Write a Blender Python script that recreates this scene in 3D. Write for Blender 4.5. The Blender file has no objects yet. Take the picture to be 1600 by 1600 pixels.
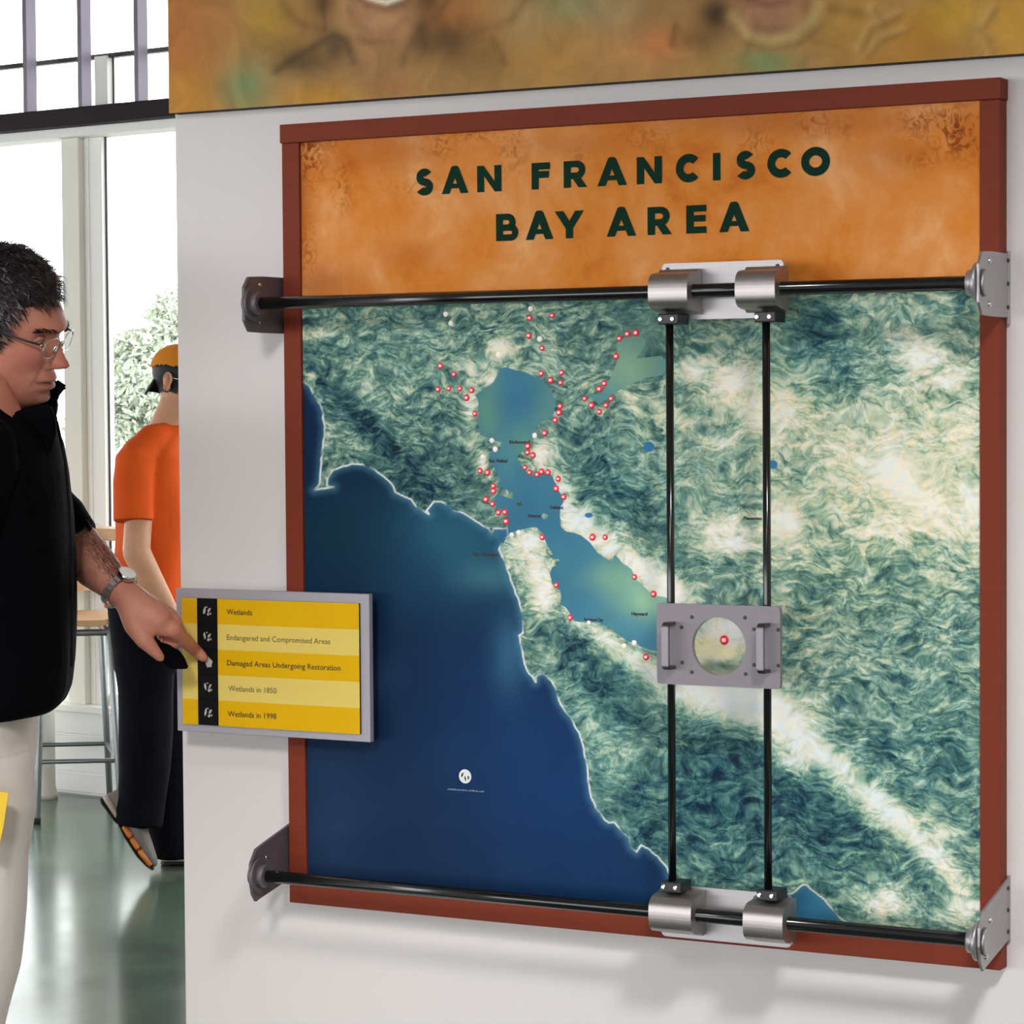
import bpy, bmesh, math, random
import numpy as np
from mathutils import Vector, Matrix, noise as mnoise

random.seed(7)
RNG = np.random.default_rng(11)
scene = bpy.context.scene
COL = scene.collection

# ------------------------------------------------------------------ camera, sky, lights
F = 4300.0                                   # focal length in pixels of the 1600 px frame
YAW, PITCH, ROLL = 0.5013, -0.0389, -0.0073
CAM = np.array([2.5393, -3.8461, 1.5693])
_cy, _sy = math.cos(YAW), math.sin(YAW)
_cp, _sp = math.cos(PITCH), math.sin(PITCH)
_cr, _sr = math.cos(ROLL), math.sin(ROLL)
FWD = np.array([-_sy * _cp, _cy * _cp, _sp])
_R0 = np.array([_cy, _sy, 0.0])
_U0 = np.cross(_R0, FWD)
RT = _cr * _R0 + _sr * _U0
UP = -_sr * _R0 + _cr * _U0
cam_data = bpy.data.cameras.new('camera')
cam = bpy.data.objects.new('camera', cam_data)
COL.objects.link(cam)
cam.matrix_world = Matrix(((RT[0], UP[0], -FWD[0], CAM[0]), (RT[1], UP[1], -FWD[1], CAM[1]),
                           (RT[2], UP[2], -FWD[2], CAM[2]), (0, 0, 0, 1)))
cam_data.sensor_width = 36.0
cam_data.sensor_fit = 'HORIZONTAL'
cam_data.lens = 36.0 * F / 1600.0
cam_data.clip_end = 400
scene.camera = cam

world = bpy.data.worlds.new('overcast_sky')
scene.world = world
world.use_nodes = True
_bg = world.node_tree.nodes['Background']
_bg.inputs['Color'].default_value = (0.97, 0.98, 1.0, 1)
_bg.inputs['Strength'].default_value = 4.9

def add_light(name, kind, loc, target, energy, color=(1, 1, 1), **kw):
    d = bpy.data.lights.new(name, kind)
    d.energy = energy
    d.color = color
    for k, v in kw.items():
        setattr(d, k, v)
    o = bpy.data.objects.new(name, d)
    COL.objects.link(o)
    o.location = loc
    o.rotation_euler = (Vector(target) - Vector(loc)).to_track_quat('-Z', 'Y').to_euler()
    return o

# unseen spotlight from the upper right, added to brighten the lower map
add_light('unseen_spotlight', 'SPOT', (2.6, -2.3, 3.42), (1.2, 0, 0.10), 430, (1.0, 0.97, 0.95),
          spot_size=math.radians(56), spot_blend=1.0, shadow_soft_size=0.26)
# second unseen spotlight, added to brighten the man at the panel
add_light('unseen_spotlight', 'SPOT', (1.3, -3.6, 2.9), (-0.45, -0.35, 1.0), 250, (1.0, 0.96, 0.92),
          spot_size=math.radians(44), spot_blend=1.0, shadow_soft_size=0.25)

scene.view_settings.view_transform = 'Standard'
scene.view_settings.look = 'None'
scene.view_settings.exposure = 0.0
scene.view_settings.gamma = 1.0
scene.view_settings.use_curve_mapping = False

# ------------------------------------------------------------------ measuring helpers
def ray(px, py):
    return FWD + RT * ((px - 800.0) / F) + UP * ((800.0 - py) / F)

def at(px, py, D):
    """point at depth D (metres along the view axis)"""
    return Vector(CAM + D * ray(px, py))

def pl(px, py, y):
    """point on the vertical plane of constant world y (parallel to the map wall)"""
    d = ray(px, py)
    return Vector(CAM + ((y - CAM[1]) / d[1]) * d)

def fl(px, py, z=0.0):
    d = ray(px, py)
    return Vector(CAM + ((z - CAM[2]) / d[2]) * d)

UPV = Vector(UP)
U = Vector((_cy, _sy, 0))          # image right, horizontal
V = Vector((-_sy, _cy, 0))         # away from the viewer, horizontal
Z = Vector((0, 0, 1))

def srgb(r, g, b):
    def c(v):
        v /= 255.0
        return v / 12.92 if v <= 0.04045 else ((v + 0.055) / 1.055) ** 2.4
    return (c(r), c(g), c(b), 1.0)

# ------------------------------------------------------------------ materials
def new_mat(name):
    m = bpy.data.materials.new(name)
    m.use_nodes = True
    nt = m.node_tree
    return m, nt, nt.nodes['Principled BSDF']

def mat(name, col, rough=0.5, metal=0.0, var=0.0, scale=20.0, bump=0.0, spec=0.5, emit=None, detail=4, distort=0.0, stretch=None, bscale=None):
    m, nt, b = new_mat(name)
    b.inputs['Roughness'].default_value = rough
    b.inputs['Metallic'].default_value = metal
    b.inputs['Specular IOR Level'].default_value = spec
    tc = nt.nodes.new('ShaderNodeTexCoord')
    src = tc.outputs['Object']
    if stretch:
        mp = nt.nodes.new('ShaderNodeMapping')
        mp.inputs['Scale'].default_value = stretch
        nt.links.new(src, mp.inputs['Vector'])
        src = mp.outputs['Vector']
    nz = nt.nodes.new('ShaderNodeTexNoise')
    nz.inputs['Scale'].default_value = scale
    nz.inputs['Detail'].default_value = detail
    nz.inputs['Distortion'].default_value = distort
    nt.links.new(src, nz.inputs['Vector'])
    mx = nt.nodes.new('ShaderNodeMix')
    mx.data_type = 'RGBA'
    k = var
    mx.inputs[6].default_value = tuple(max(0, c * (1 - k)) for c in col[:3]) + (1,)
    mx.inputs[7].default_value = tuple(min(1, c * (1 + k)) for c in col[:3]) + (1,)
    nt.links.new(nz.outputs['Fac'], mx.inputs[0])
    nt.links.new(mx.outputs[2], b.inputs['Base Color'])
    if bump:
        bp = nt.nodes.new('ShaderNodeBump')
        bp.inputs['Strength'].default_value = bump
        bp.inputs['Distance'].default_value = 0.01
        n2 = nz
        if bscale:
            n2 = nt.nodes.new('ShaderNodeTexNoise')
            n2.inputs['Scale'].default_value = bscale
            n2.inputs['Detail'].default_value = 3
            nt.links.new(src, n2.inputs['Vector'])
        nt.links.new(n2.outputs['Fac'], bp.inputs['Height'])
        nt.links.new(bp.outputs['Normal'], b.inputs['Normal'])
    if emit:
        b.inputs['Emission Color'].default_value = emit[0]
        b.inputs['Emission Strength'].default_value = emit[1]
    return m

M = {}
M['wall'] = mat('wall_paint', srgb(228, 223, 222), 0.85, var=0.03, scale=3, bump=0.04, bscale=90, spec=0.2)
M['frame'] = mat('frame_redwood', srgb(128, 56, 38), 0.55, var=0.10, scale=9, stretch=(1, 1, 8), spec=0.12)
M['black_rod'] = mat('black_rod', (0.006, 0.006, 0.007, 1), 0.16, var=0.2, scale=40, spec=0.7)
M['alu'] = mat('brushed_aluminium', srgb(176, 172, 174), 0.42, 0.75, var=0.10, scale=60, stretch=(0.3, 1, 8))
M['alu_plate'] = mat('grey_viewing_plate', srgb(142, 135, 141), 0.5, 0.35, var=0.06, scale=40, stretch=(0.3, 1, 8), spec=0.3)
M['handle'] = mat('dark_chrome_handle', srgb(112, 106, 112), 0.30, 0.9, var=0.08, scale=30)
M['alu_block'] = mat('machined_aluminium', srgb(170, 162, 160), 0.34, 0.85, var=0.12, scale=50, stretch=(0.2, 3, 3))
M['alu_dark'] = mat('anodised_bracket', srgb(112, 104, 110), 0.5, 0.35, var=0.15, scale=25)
M['steel'] = mat('bright_steel', srgb(215, 215, 215), 0.18, 1.0, var=0.05)
M['dark_steel'] = mat('dark_steel', srgb(60, 58, 62), 0.4, 0.6, var=0.1)
M['panel_grey'] = mat('panel_grey', srgb(172, 168, 176), 0.5, 0.2, var=0.05, scale=6)
M['black'] = mat('matt_black', (0.003, 0.003, 0.004, 1), 0.7, var=0.2, spec=0.15)
M['yellow'] = mat('strong_yellow_print', srgb(232, 180, 4), 0.55, var=0.05, scale=10, spec=0.12)
M['pale_yellow'] = mat('pale_yellow_print', srgb(232, 206, 108), 0.55, var=0.05, scale=10, spec=0.12)
M['ink'] = mat('black_ink', (0.012, 0.010, 0.006, 1), 0.5, var=0.2)
M['ink_brown'] = mat('brown_ink', srgb(96, 82, 40), 0.5, var=0.2)
M['icon'] = mat('icon_white', srgb(190, 182, 176), 0.5, var=0.35, scale=300)
M['title_green'] = mat('title_green_ink', srgb(12, 50, 36), 0.6, var=0.12, scale=25, spec=0.08)
M['white_ink'] = mat('white_ink', srgb(235, 240, 238), 0.5, var=0.05)
M['blue_ink'] = mat('pale_blue_ink', srgb(120, 142, 170), 0.5, var=0.1)
M['led'] = mat('red_led', srgb(214, 48, 66), 0.3, var=0.1, scale=300, emit=(srgb(220, 50, 70), 0.25))
M['led_core'] = mat('led_core', srgb(250, 176, 178), 0.3, var=0.05, emit=(srgb(255, 190, 185), 0.45))
M['led_white'] = mat('white_led', srgb(240, 225, 222), 0.3, var=0.08, emit=(srgb(255, 235, 230), 0.25))
M['white_paint'] = mat('white_paint', srgb(246, 246, 243), 0.6, var=0.02, scale=5, spec=0.3)
M['cream_paint'] = mat('cream_paint', srgb(232, 230, 220), 0.6, var=0.03, scale=4, spec=0.3)
M['dark_beam'] = mat('dark_beam', srgb(34, 26, 30), 0.6, var=0.15, scale=8, spec=0.12)
M['fin'] = mat('fin_metal', srgb(96, 90, 98), 0.38, 0.9, var=0.1, scale=8)
M['wood'] = mat('light_wood', srgb(206, 160, 112), 0.5, var=0.12, scale=12, stretch=(1, 6, 6))
M['stool_metal'] = mat('stool_steel', srgb(128, 134, 136), 0.35, 0.7, var=0.06)
M['rubber'] = mat('black_rubber', (0.01, 0.01, 0.01, 1), 0.7, var=0.1)
M['jacket'] = mat('black_fleece', (0.0026, 0.0020, 0.0036, 1), 0.9, var=0.4, scale=12, spec=0.05, bump=0.25, bscale=30)
M['trousers'] = mat('pale_khaki', srgb(226, 218, 212), 0.85, var=0.05, scale=8, spec=0.15, bump=0.3, bscale=22)
M['jeans'] = mat('dark_jeans', srgb(11, 11, 18), 0.85, var=0.6, scale=9, spec=0.08, bump=0.25, bscale=26)
M['orange_shirt'] = mat('orange_cotton', srgb(214, 84, 26), 0.85, var=0.10, scale=10, spec=0.15, bump=0.35, bscale=16)
M['orange_cap'] = mat('orange_cap', srgb(216, 132, 40), 0.8, var=0.08, scale=20, spec=0.15)
M['shoe_grey'] = mat('shoe_grey', srgb(112, 104, 98), 0.7, var=0.15, scale=40)
M['shoe_pale'] = mat('shoe_pale', srgb(176, 158, 148), 0.7, var=0.1, scale=40)
M['shoe_orange'] = mat('shoe_orange', srgb(206, 118, 44), 0.5, var=0.08, scale=30)
M['hair'] = mat('dark_greying_hair', srgb(44, 36, 40), 0.5, var=0.6, scale=60, spec=0.4, stretch=(1, 1, 1))
M['hair_grey'] = mat('grey_hair', srgb(120, 110, 110), 0.5, var=0.3, scale=60, spec=0.4)
M['arm_hair'] = mat('brown_arm_hair', srgb(84, 56, 46), 0.6, var=0.2)
M['hair_black'] = mat('black_hair', srgb(22, 20, 22), 0.55, var=0.3, scale=60, spec=0.3)
M['brochure'] = mat('brochure_yellow', srgb(250, 204, 20), 0.45, var=0.04)
M['leaf'] = mat('haze_pale_leaf', srgb(172, 180, 162), 0.6, var=0.18, scale=0.8, spec=0.2)  # outdoor haze and overexposure put into the leaf colour
M['leaf2'] = mat('haze_grey_leaf', srgb(166, 176, 176), 0.6, var=0.15, scale=0.8, spec=0.2)  # shrub leaves greyed to paint in the same haze
M['bark'] = mat('bark', srgb(120, 108, 96), 0.9, var=0.2)
M['pavement'] = mat('pale_pavement', srgb(165, 165, 160), 0.9, var=0.05, scale=0.5)
M['ceiling'] = mat('ceiling_paint', srgb(196, 190, 186), 0.9, var=0.03)
M['eye_white'] = mat('eye_white', srgb(200, 185, 175), 0.25, var=0.03)
M['eye_dark'] = mat('eye_iris', srgb(40, 30, 24), 0.2, var=0.1)

def glass_mat(name, gl=0.05, tint=(1, 1, 1, 1)):
    m = bpy.data.materials.new(name)
    m.use_nodes = True
    nt = m.node_tree
    nt.nodes.remove(nt.nodes['Principled BSDF'])
    t = nt.nodes.new('ShaderNodeBsdfTransparent')
    t.inputs['Color'].default_value = tint
    g = nt.nodes.new('ShaderNodeBsdfGlossy')
    g.inputs['Roughness'].default_value = 0.02
    fr = nt.nodes.new('ShaderNodeLayerWeight')
    fr.inputs['Blend'].default_value = gl
    mx = nt.nodes.new('ShaderNodeMixShader')
    nt.links.new(fr.outputs['Fresnel'], mx.inputs[0])
    nt.links.new(t.outputs[0], mx.inputs[1])
    nt.links.new(g.outputs[0], mx.inputs[2])
    nt.links.new(mx.outputs[0], nt.nodes['Material Output'].inputs[0])
    return m
M['glass'] = glass_mat('window_glass', 0.06, (0.97, 0.985, 0.975, 1))
M['lens'] = glass_mat('spectacle_lens', 0.04, (0.96, 0.96, 0.96, 1))

def skin_mat(name, base, red, lip=None):
    m, nt, b = new_mat(name)
    b.inputs['Roughness'].default_value = 0.5
    b.inputs['Specular IOR Level'].default_value = 0.35
    tc = nt.nodes.new('ShaderNodeTexCoord')
    nz = nt.nodes.new('ShaderNodeTexNoise')
    nz.inputs['Scale'].default_value = 22
    nz.inputs['Detail'].default_value = 5
    nt.links.new(tc.outputs['Object'], nz.inputs['Vector'])
    mx = nt.nodes.new('ShaderNodeMix'); mx.data_type = 'RGBA'
    mx.inputs[6].default_value = base
    mx.inputs[7].default_value = red
    nt.links.new(nz.outputs['Fac'], mx.inputs[0])
    at_ = nt.nodes.new('ShaderNodeAttribute'); at_.attribute_name = 'ruddy'
    m2 = nt.nodes.new('ShaderNodeMix'); m2.data_type = 'RGBA'
    m2.inputs[7].default_value = lip or red
    nt.links.new(at_.outputs['Fac'], m2.inputs[0])
    nt.links.new(mx.outputs[2], m2.inputs[6])
    at2 = nt.nodes.new('ShaderNodeAttribute'); at2.attribute_name = 'stubble_mouth_shade'
    m3 = nt.nodes.new('ShaderNodeMix'); m3.data_type = 'RGBA'
    m3.inputs[7].default_value = srgb(84, 62, 56)
    nt.links.new(at2.outputs['Fac'], m3.inputs[0])
    nt.links.new(m2.outputs[2], m3.inputs[6])
    nt.links.new(m3.outputs[2], b.inputs['Base Color'])
    n2 = nt.nodes.new('ShaderNodeTexNoise'); n2.inputs['Scale'].default_value = 160; n2.inputs['Detail'].default_value = 3
    nt.links.new(tc.outputs['Object'], n2.inputs['Vector'])
    bp = nt.nodes.new('ShaderNodeBump'); bp.inputs['Strength'].default_value = 0.18; bp.inputs['Distance'].default_value = 0.004
    nt.links.new(n2.outputs['Fac'], bp.inputs['Height'])
    nt.links.new(bp.outputs['Normal'], b.inputs['Normal'])
    return m
M['skin_ruddy'] = skin_mat('ruddy_skin', srgb(208, 146, 122), srgb(188, 114, 98), srgb(194, 104, 98))
M['skin_tan'] = skin_mat('tan_skin', srgb(206, 156, 124), srgb(188, 134, 102))

# polished green concrete floor
def floor_mat():
    m, nt, b = new_mat('polished_green_concrete')
    tc = nt.nodes.new('ShaderNodeTexCoord')
    n1 = nt.nodes.new('ShaderNodeTexNoise'); n1.inputs['Scale'].default_value = 1.6; n1.inputs['Detail'].default_value = 6; n1.inputs['Distortion'].default_value = 0.6
    nt.links.new(tc.outputs['Object'], n1.inputs['Vector'])
    cr = nt.nodes.new('ShaderNodeValToRGB')
    cr.color_ramp.elements[0].position = 0.32; cr.color_ramp.elements[0].color = srgb(72, 84, 76)
    cr.color_ramp.elements[1].position = 0.68; cr.color_ramp.elements[1].color = srgb(96, 120, 100)
    nt.links.new(n1.outputs['Fac'], cr.inputs[0])
    nt.links.new(cr.outputs[0], b.inputs['Base Color'])
    n2 = nt.nodes.new('ShaderNodeTexNoise'); n2.inputs['Scale'].default_value = 3; n2.inputs['Detail'].default_value = 2
    nt.links.new(tc.outputs['Object'], n2.inputs['Vector'])
    mr = nt.nodes.new('ShaderNodeMapRange')
    mr.inputs['To Min'].default_value = 0.12; mr.inputs['To Max'].default_value = 0.24
    nt.links.new(n2.outputs['Fac'], mr.inputs['Value'])
    nt.links.new(mr.outputs[0], b.inputs['Roughness'])
    b.inputs['Specular IOR Level'].default_value = 0.27
    return m
M['floor'] = floor_mat()

# ------------------------------------------------------------------ mesh helpers
def obj(name, me, material=None, parent=None, smooth=False):
    if isinstance(me, bmesh.types.BMesh):
        m = bpy.data.meshes.new(name)
        me.normal_update()
        me.to_mesh(m)
        me.free()
        me = m
    if material is not None:
        for mm in (material if isinstance(material, (list, tuple)) else [material]):
            me.materials.append(M[mm] if isinstance(mm, str) else mm)
    if smooth:
        me.polygons.foreach_set('use_smooth', [True] * len(me.polygons))
    o = bpy.data.objects.new(name, me)
    COL.objects.link(o)
    if parent is not None:
        o.parent = parent                      # things carry a translation only, parts none
        o.matrix_parent_inverse = Matrix.Translation(-Vector(parent.location))
    return o

def thing(name, label, cat, loc, group=None):
    o = bpy.data.objects.new(name, None)
    o.empty_display_size = 0.05
    COL.objects.link(o)
    o.location = loc
    o['label'] = label
    o['category'] = cat
    if group:
        o['group'] = group
    return o

def tag(o, label, cat, group=None):
    o['label'] = label
    o['category'] = cat
    if group:
        o['group'] = group
    return o

def struct(o):
    o['kind'] = 'structure'
    return o

def box(bm, x0, x1, y0, y1, z0, z1, bevel=0.0, seg=2):
    vs = [bm.verts.new((x, y, z)) for x in (x0, x1) for y in (y0, y1) for z in (z0, z1)]
    idx = [(0, 1, 3, 2), (4, 6, 7, 5), (0, 4, 5, 1), (2, 3, 7, 6), (0, 2, 6, 4), (1, 5, 7, 3)]
    fs = [bm.faces.new([vs[i] for i in f]) for f in idx]
    if bevel:
        es = list({e for f in fs for e in f.edges})
        bmesh.ops.bevel(bm, geom=es, offset=bevel, segments=seg, affect='EDGES', profile=0.5)
    return bm

def boxm(x0, x1, y0, y1, z0, z1, bevel=0.0, seg=2):
    bm = bmesh.new()
    box(bm, min(x0, x1), max(x0, x1), min(y0, y1), max(y0, y1), min(z0, z1), max(z0, z1), bevel, seg)
    bmesh.ops.recalc_face_normals(bm, faces=bm.faces)
    return bm

def cyl(bm, p0, p1, r0, r1=None, seg=24, caps=True):
    p0, p1 = Vector(p0), Vector(p1)
    r1 = r0 if r1 is None else r1
    ax = (p1 - p0).normalized()
    t = Vector((0, 0, 1)) if abs(ax.z) < 0.9 else Vector((1, 0, 0))
    a = ax.cross(t).normalized(); b = ax.cross(a).normalized()
    A, B = [], []
    for i in range(seg):
        th = 2 * math.pi * i / seg
        d = a * math.cos(th) + b * math.sin(th)
        A.append(bm.verts.new(p0 + d * r0)); B.append(bm.verts.new(p1 + d * r1))
    for i in range(seg):
        j = (i + 1) % seg
        f = bm.faces.new((A[i], A[j], B[j], B[i])); f.smooth = True
    if caps:
        bm.faces.new(A[::-1]); bm.faces.new(B)
    return bm

def cylm(*a, **k):
    bm = bmesh.new(); cyl(bm, *a, **k)
    bmesh.ops.recalc_face_normals(bm, faces=bm.faces)
    return bm

def prism(poly, axis, t0, t1, bevel=0.0):
    """extrude a 2D polygon; axis 'x': poly is (y,z); 'y': poly is (x,z)"""
    bm = bmesh.new()
    def P(q, t):
        return (t, q[0], q[1]) if axis == 'x' else (q[0], t, q[1]) if axis == 'y' else (q[0], q[1], t)
    A = [bm.verts.new(P(q, t0)) for q in poly]
    B = [bm.verts.new(P(q, t1)) for q in poly]
    bm.faces.new(A); bm.faces.new(B[::-1])
    n = len(poly)
    for i in range(n):
        bm.faces.new((A[i], B[i], B[(i + 1) % n], A[(i + 1) % n]))
    bmesh.ops.recalc_face_normals(bm, faces=bm.faces)
    if bevel:
        bmesh.ops.bevel(bm, geom=list(bm.edges), offset=bevel, segments=2, affect='EDGES')
    return bm

def rings_mesh(rings, caps=True):
    """rings: list of lists of points"""
    bm = bmesh.new()
    vs = [[bm.verts.new(p) for p in r] for r in rings]
    n = len(rings[0])
    for a, b in zip(vs[:-1], vs[1:]):
        for i in range(n):
            j = (i + 1) % n
            f = bm.faces.new((a[i], a[j], b[j], b[i])); f.smooth = True
    if caps:
        bm.faces.new(vs[0][::-1]); bm.faces.new(vs[-1])
    bmesh.ops.recalc_face_normals(bm, faces=bm.faces)
    return bm

def tube_rings(pts, radii, seg=18, round_caps=True):
    pts = [Vector(p) for p in pts]
    out = []
    n = len(pts)
    def frame(i):
        if i == 0: d = pts[1] - pts[0]
        elif i == n - 1: d = pts[-1] - pts[-2]
        else: d = (pts[i + 1] - pts[i]).normalized() + (pts[i] - pts[i - 1]).normalized()
        return d.normalized()
    ref = None
    def ring(c, ax, r, ref):
        a = (ref - ax * ref.dot(ax)).normalized(); b = ax.cross(a)
        return [c + (a * math.cos(2 * math.pi * k / seg) + b * math.sin(2 * math.pi * k / seg)) * r for k in range(seg)]
    ax0 = frame(0)
    ref = ax0.orthogonal().normalized()
    if round_caps:
        for k in (0.15, 0.5, 0.8):
            out.append(ring(pts[0] - ax0 * radii[0] * math.sqrt(1 - k * k), ax0, radii[0] * k, ref))
    for i in range(n):
        out.append(ring(pts[i], frame(i), radii[i], ref))
    axn = frame(n - 1)
    if round_caps is True:
        for k in (0.8, 0.5, 0.15):
            out.append(ring(pts[-1] + axn * radii[-1] * math.sqrt(1 - k * k), axn, radii[-1] * k, ref))
    return out

def tube(pts, radii, seg=18, round_caps=True):
    if not isinstance(radii, (list, tuple)):
        radii = [radii] * len(pts)
    return rings_mesh(tube_rings(pts, radii, seg, round_caps))

def join_bm(parts):
    bm = bmesh.new()
    for p in parts:
        me = bpy.data.meshes.new('tmp')
        p.to_mesh(me); p.free()
        bm.from_mesh(me)
        bpy.data.meshes.remove(me)
    return bm

def remeshed(parts, voxel, smooth_iter=6):
    """union of closed shells as one continuous surface"""
    bm = join_bm(parts)
    me = bpy.data.meshes.new('tmp'); bm.to_mesh(me); bm.free()
    o = bpy.data.objects.new('tmp', me); COL.objects.link(o)
    r = o.modifiers.new('r', 'REMESH'); r.mode = 'VOXEL'; r.voxel_size = voxel
    s = o.modifiers.new('s', 'SMOOTH'); s.iterations = smooth_iter; s.factor = 0.5
    dg = bpy.context.evaluated_depsgraph_get()
    out = bpy.data.meshes.new_from_object(o.evaluated_get(dg))
    bpy.data.objects.remove(o); bpy.data.meshes.remove(me)
    out.polygons.foreach_set('use_smooth', [True] * len(out.polygons))
    return out

def displace(me, amp, scale, seed=0.0, axis_scale=(1, 1, 1)):
    n = len(me.vertices)
    co = np.empty(n * 3); me.vertices.foreach_get('co', co); co = co.reshape(-1, 3)
    no = np.empty(n * 3); me.vertices.foreach_get('normal', no); no = no.reshape(-1, 3)
    d = np.array([mnoise.noise(Vector((c[0] * scale * axis_scale[0] + seed, c[1] * scale * axis_scale[1], c[2] * scale * axis_scale[2]))) for c in co])
    co = co + no * (d * amp)[:, None]
    me.vertices.foreach_set('co', co.ravel())
    me.update()
    return me

def plate(poly_pts, n_off):
    """thin solid from a planar outline of 3D points and an offset vector"""
    bm = bmesh.new()
    A = [bm.verts.new(p) for p in poly_pts]
    B = [bm.verts.new(Vector(p) + n_off) for p in poly_pts]
    bm.faces.new(A); bm.faces.new(B[::-1])
    n = len(A)
    for i in range(n):
        bm.faces.new((A[i], B[i], B[(i + 1) % n], A[(i + 1) % n]))
    bmesh.ops.recalc_face_normals(bm, faces=bm.faces)
    return bm

def text_mesh(body, height_pts, x, z, y, width=None, cap=0.01, material='ink', parent=None, name='text_line', bold=0.0, align='LEFT', label=None):
    c = bpy.data.curves.new('txt', 'FONT')
    c.body = body
    c.size = 1.0
    c.offset = bold
    c.resolution_u = 3
    c.align_x = align
    o = bpy.data.objects.new('txt', c); COL.objects.link(o)
    dg = bpy.context.evaluated_depsgraph_get()
    me = bpy.data.meshes.new_from_object(o.evaluated_get(dg))
    bpy.data.objects.remove(o); bpy.data.curves.remove(c)
    co = np.array([v.co for v in me.vertices])
    s = cap / 0.69
    sx = s
    if width:
        sx = width / max(1e-6, co[:, 0].max() - co[:, 0].min())
        co[:, 0] -= co[:, 0].min()
    for v, q in zip(me.vertices, co):
        v.co = (x + q[0] * sx, y, z + q[1] * s)
    r = obj(name, me, material, parent)
    if label:
        r['label'] = label
    return r

WALL_Y = 0.030

# ================================================================== THE SETTING
struct(obj('floor', boxm(-16, 7, -16, 5.55, -0.1, 0.0), 'floor'))
struct(obj('ceiling', boxm(-16, 7, -16, 5.45, 3.5, 3.65), 'ceiling'))
# the map wall: a free-standing partition with a rounded end towards the windows
wbm = boxm(-0.242, 5.5, WALL_Y, WALL_Y + 0.20, 0.0, 3.5)
ves = [e for e in wbm.edges if all(abs(v.co.x + 0.242) < 1e-4 for v in e.verts) and abs(e.verts[0].co.z - e.verts[1].co.z) > 1]
bmesh.ops.bevel(wbm, geom=ves, offset=0.008, segments=4, affect='EDGES')
struct(obj('wall_front', wbm, 'wall'))
struct(obj('wall_right', boxm(5.5, 5.7, -16, 5.4, 0, 3.5), 'wall'))

# ---- far window wall, nearly parallel to the map wall
FA = math.radians(36)
FE = U * math.cos(FA) - V * math.sin(FA)          # along the far wall, to the right
FN = -(U * math.sin(FA) + V * math.cos(FA))       # out of it, into the room
FO = fl(120, 1240)

def fp(px, py, off=0.0):
    """pixel -> (along, height) on the far wall plane moved 'off' metres into the room"""
    d = Vector(ray(px, py)); c = Vector(CAM)
    t = ((FO + FN * off) - c).dot(FN) / d.dot(FN)
    P = c + d * t - FO
    return P.dot(FE), P.z

FM = Matrix(((FE.x, -FN.x, 0, FO.x), (FE.y, -FN.y, 0, FO.y), (0, 0, 1, 0), (0, 0, 0, 1)))
def fbox(name, e0, e1, o0, o1, z0, z1, material, parent=None, bevel=0.0):
    bm = boxm(e0, e1, -o1, -o0, z0, z1, bevel)
    bm.transform(FM)
    bmesh.ops.recalc_face_normals(bm, faces=bm.faces)
    return obj(name, bm, material, parent)

E0, E1 = -3.2, 3.0
z_sill = fp(110, 1110)[1]
z_head0 = fp(140, 213)[1]; z_head1 = fp(140, 197)[1]
z_beam0 = fp(140, 197, 0.1)[1]; z_beam1 = fp(140, 165, 0.1)[1]
dado = struct(fbox('wall_back', E0, E1, -0.12, 0.0, 0.0, z_sill, 'white_paint'))
for (ya, yb) in ((1112, 1146), (1150, 1205), (1209, 1236)):       # boards of the dado, shadow joints between
    fbox('dado_board', E0, E1, 0.0, 0.012, fp(120, yb)[1], fp(120, ya)[1], 'white_paint', dado, 0.003)
fbox('window_sill', E0, E1, -0.12, 0.05, z_sill, z_sill + 0.03, 'white_paint', dado, 0.004)
# upper strip: white head rail, dark beam, fins and the clerestory
head = struct(fbox('trim_1', E0, E1, -0.10, 0.04, z_head0, z_beam0 + 0.01, 'white_paint', bevel=0.004))
beam = struct(fbox('trim_2', E0, E1, -0.06, 0.10, z_beam0 + 0.01, z_beam1, 'dark_beam', bevel=0.003))
pitch = None
f_x = [38.5, 125.5, 212.5]
f_e = [fp(x, 90, 0.10)[0] for x in f_x]
step = (f_e[2] - f_e[0]) / 2
for k in range(-6, 9):
    e = f_e[0] + k * step
    if e < E0 or e > E1: continue
    fbox('fin', e - 0.011, e + 0.011, 0.045, 0.10, z_beam1, 3.5, 'fin', beam)
zt = fp(60, 97)[1]
win_hi = struct(fbox('window_2', E0, E1, -0.06, -0.03, zt - 0.008, zt + 0.010, 'dark_steel'))
for k, x in enumerate((-95, 152, 400)):
    e = fp(x, 110)[0]
    fbox('mullion', e - 0.035, e + 0.035, -0.09, -0.02, z_beam1, zt, 'white_paint', win_hi)
    fbox('window_gasket', e + 0.035, e + 0.041, -0.055, -0.050, z_beam1, zt, 'dark_steel', win_hi)
fbox('pane', E0, E1, -0.050, -0.046, z_beam1, zt, 'glass', win_hi)
fbox('pane', E0, E1, -0.050, -0.046, zt + 0.01, 3.5, 'glass', win_hi)
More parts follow.
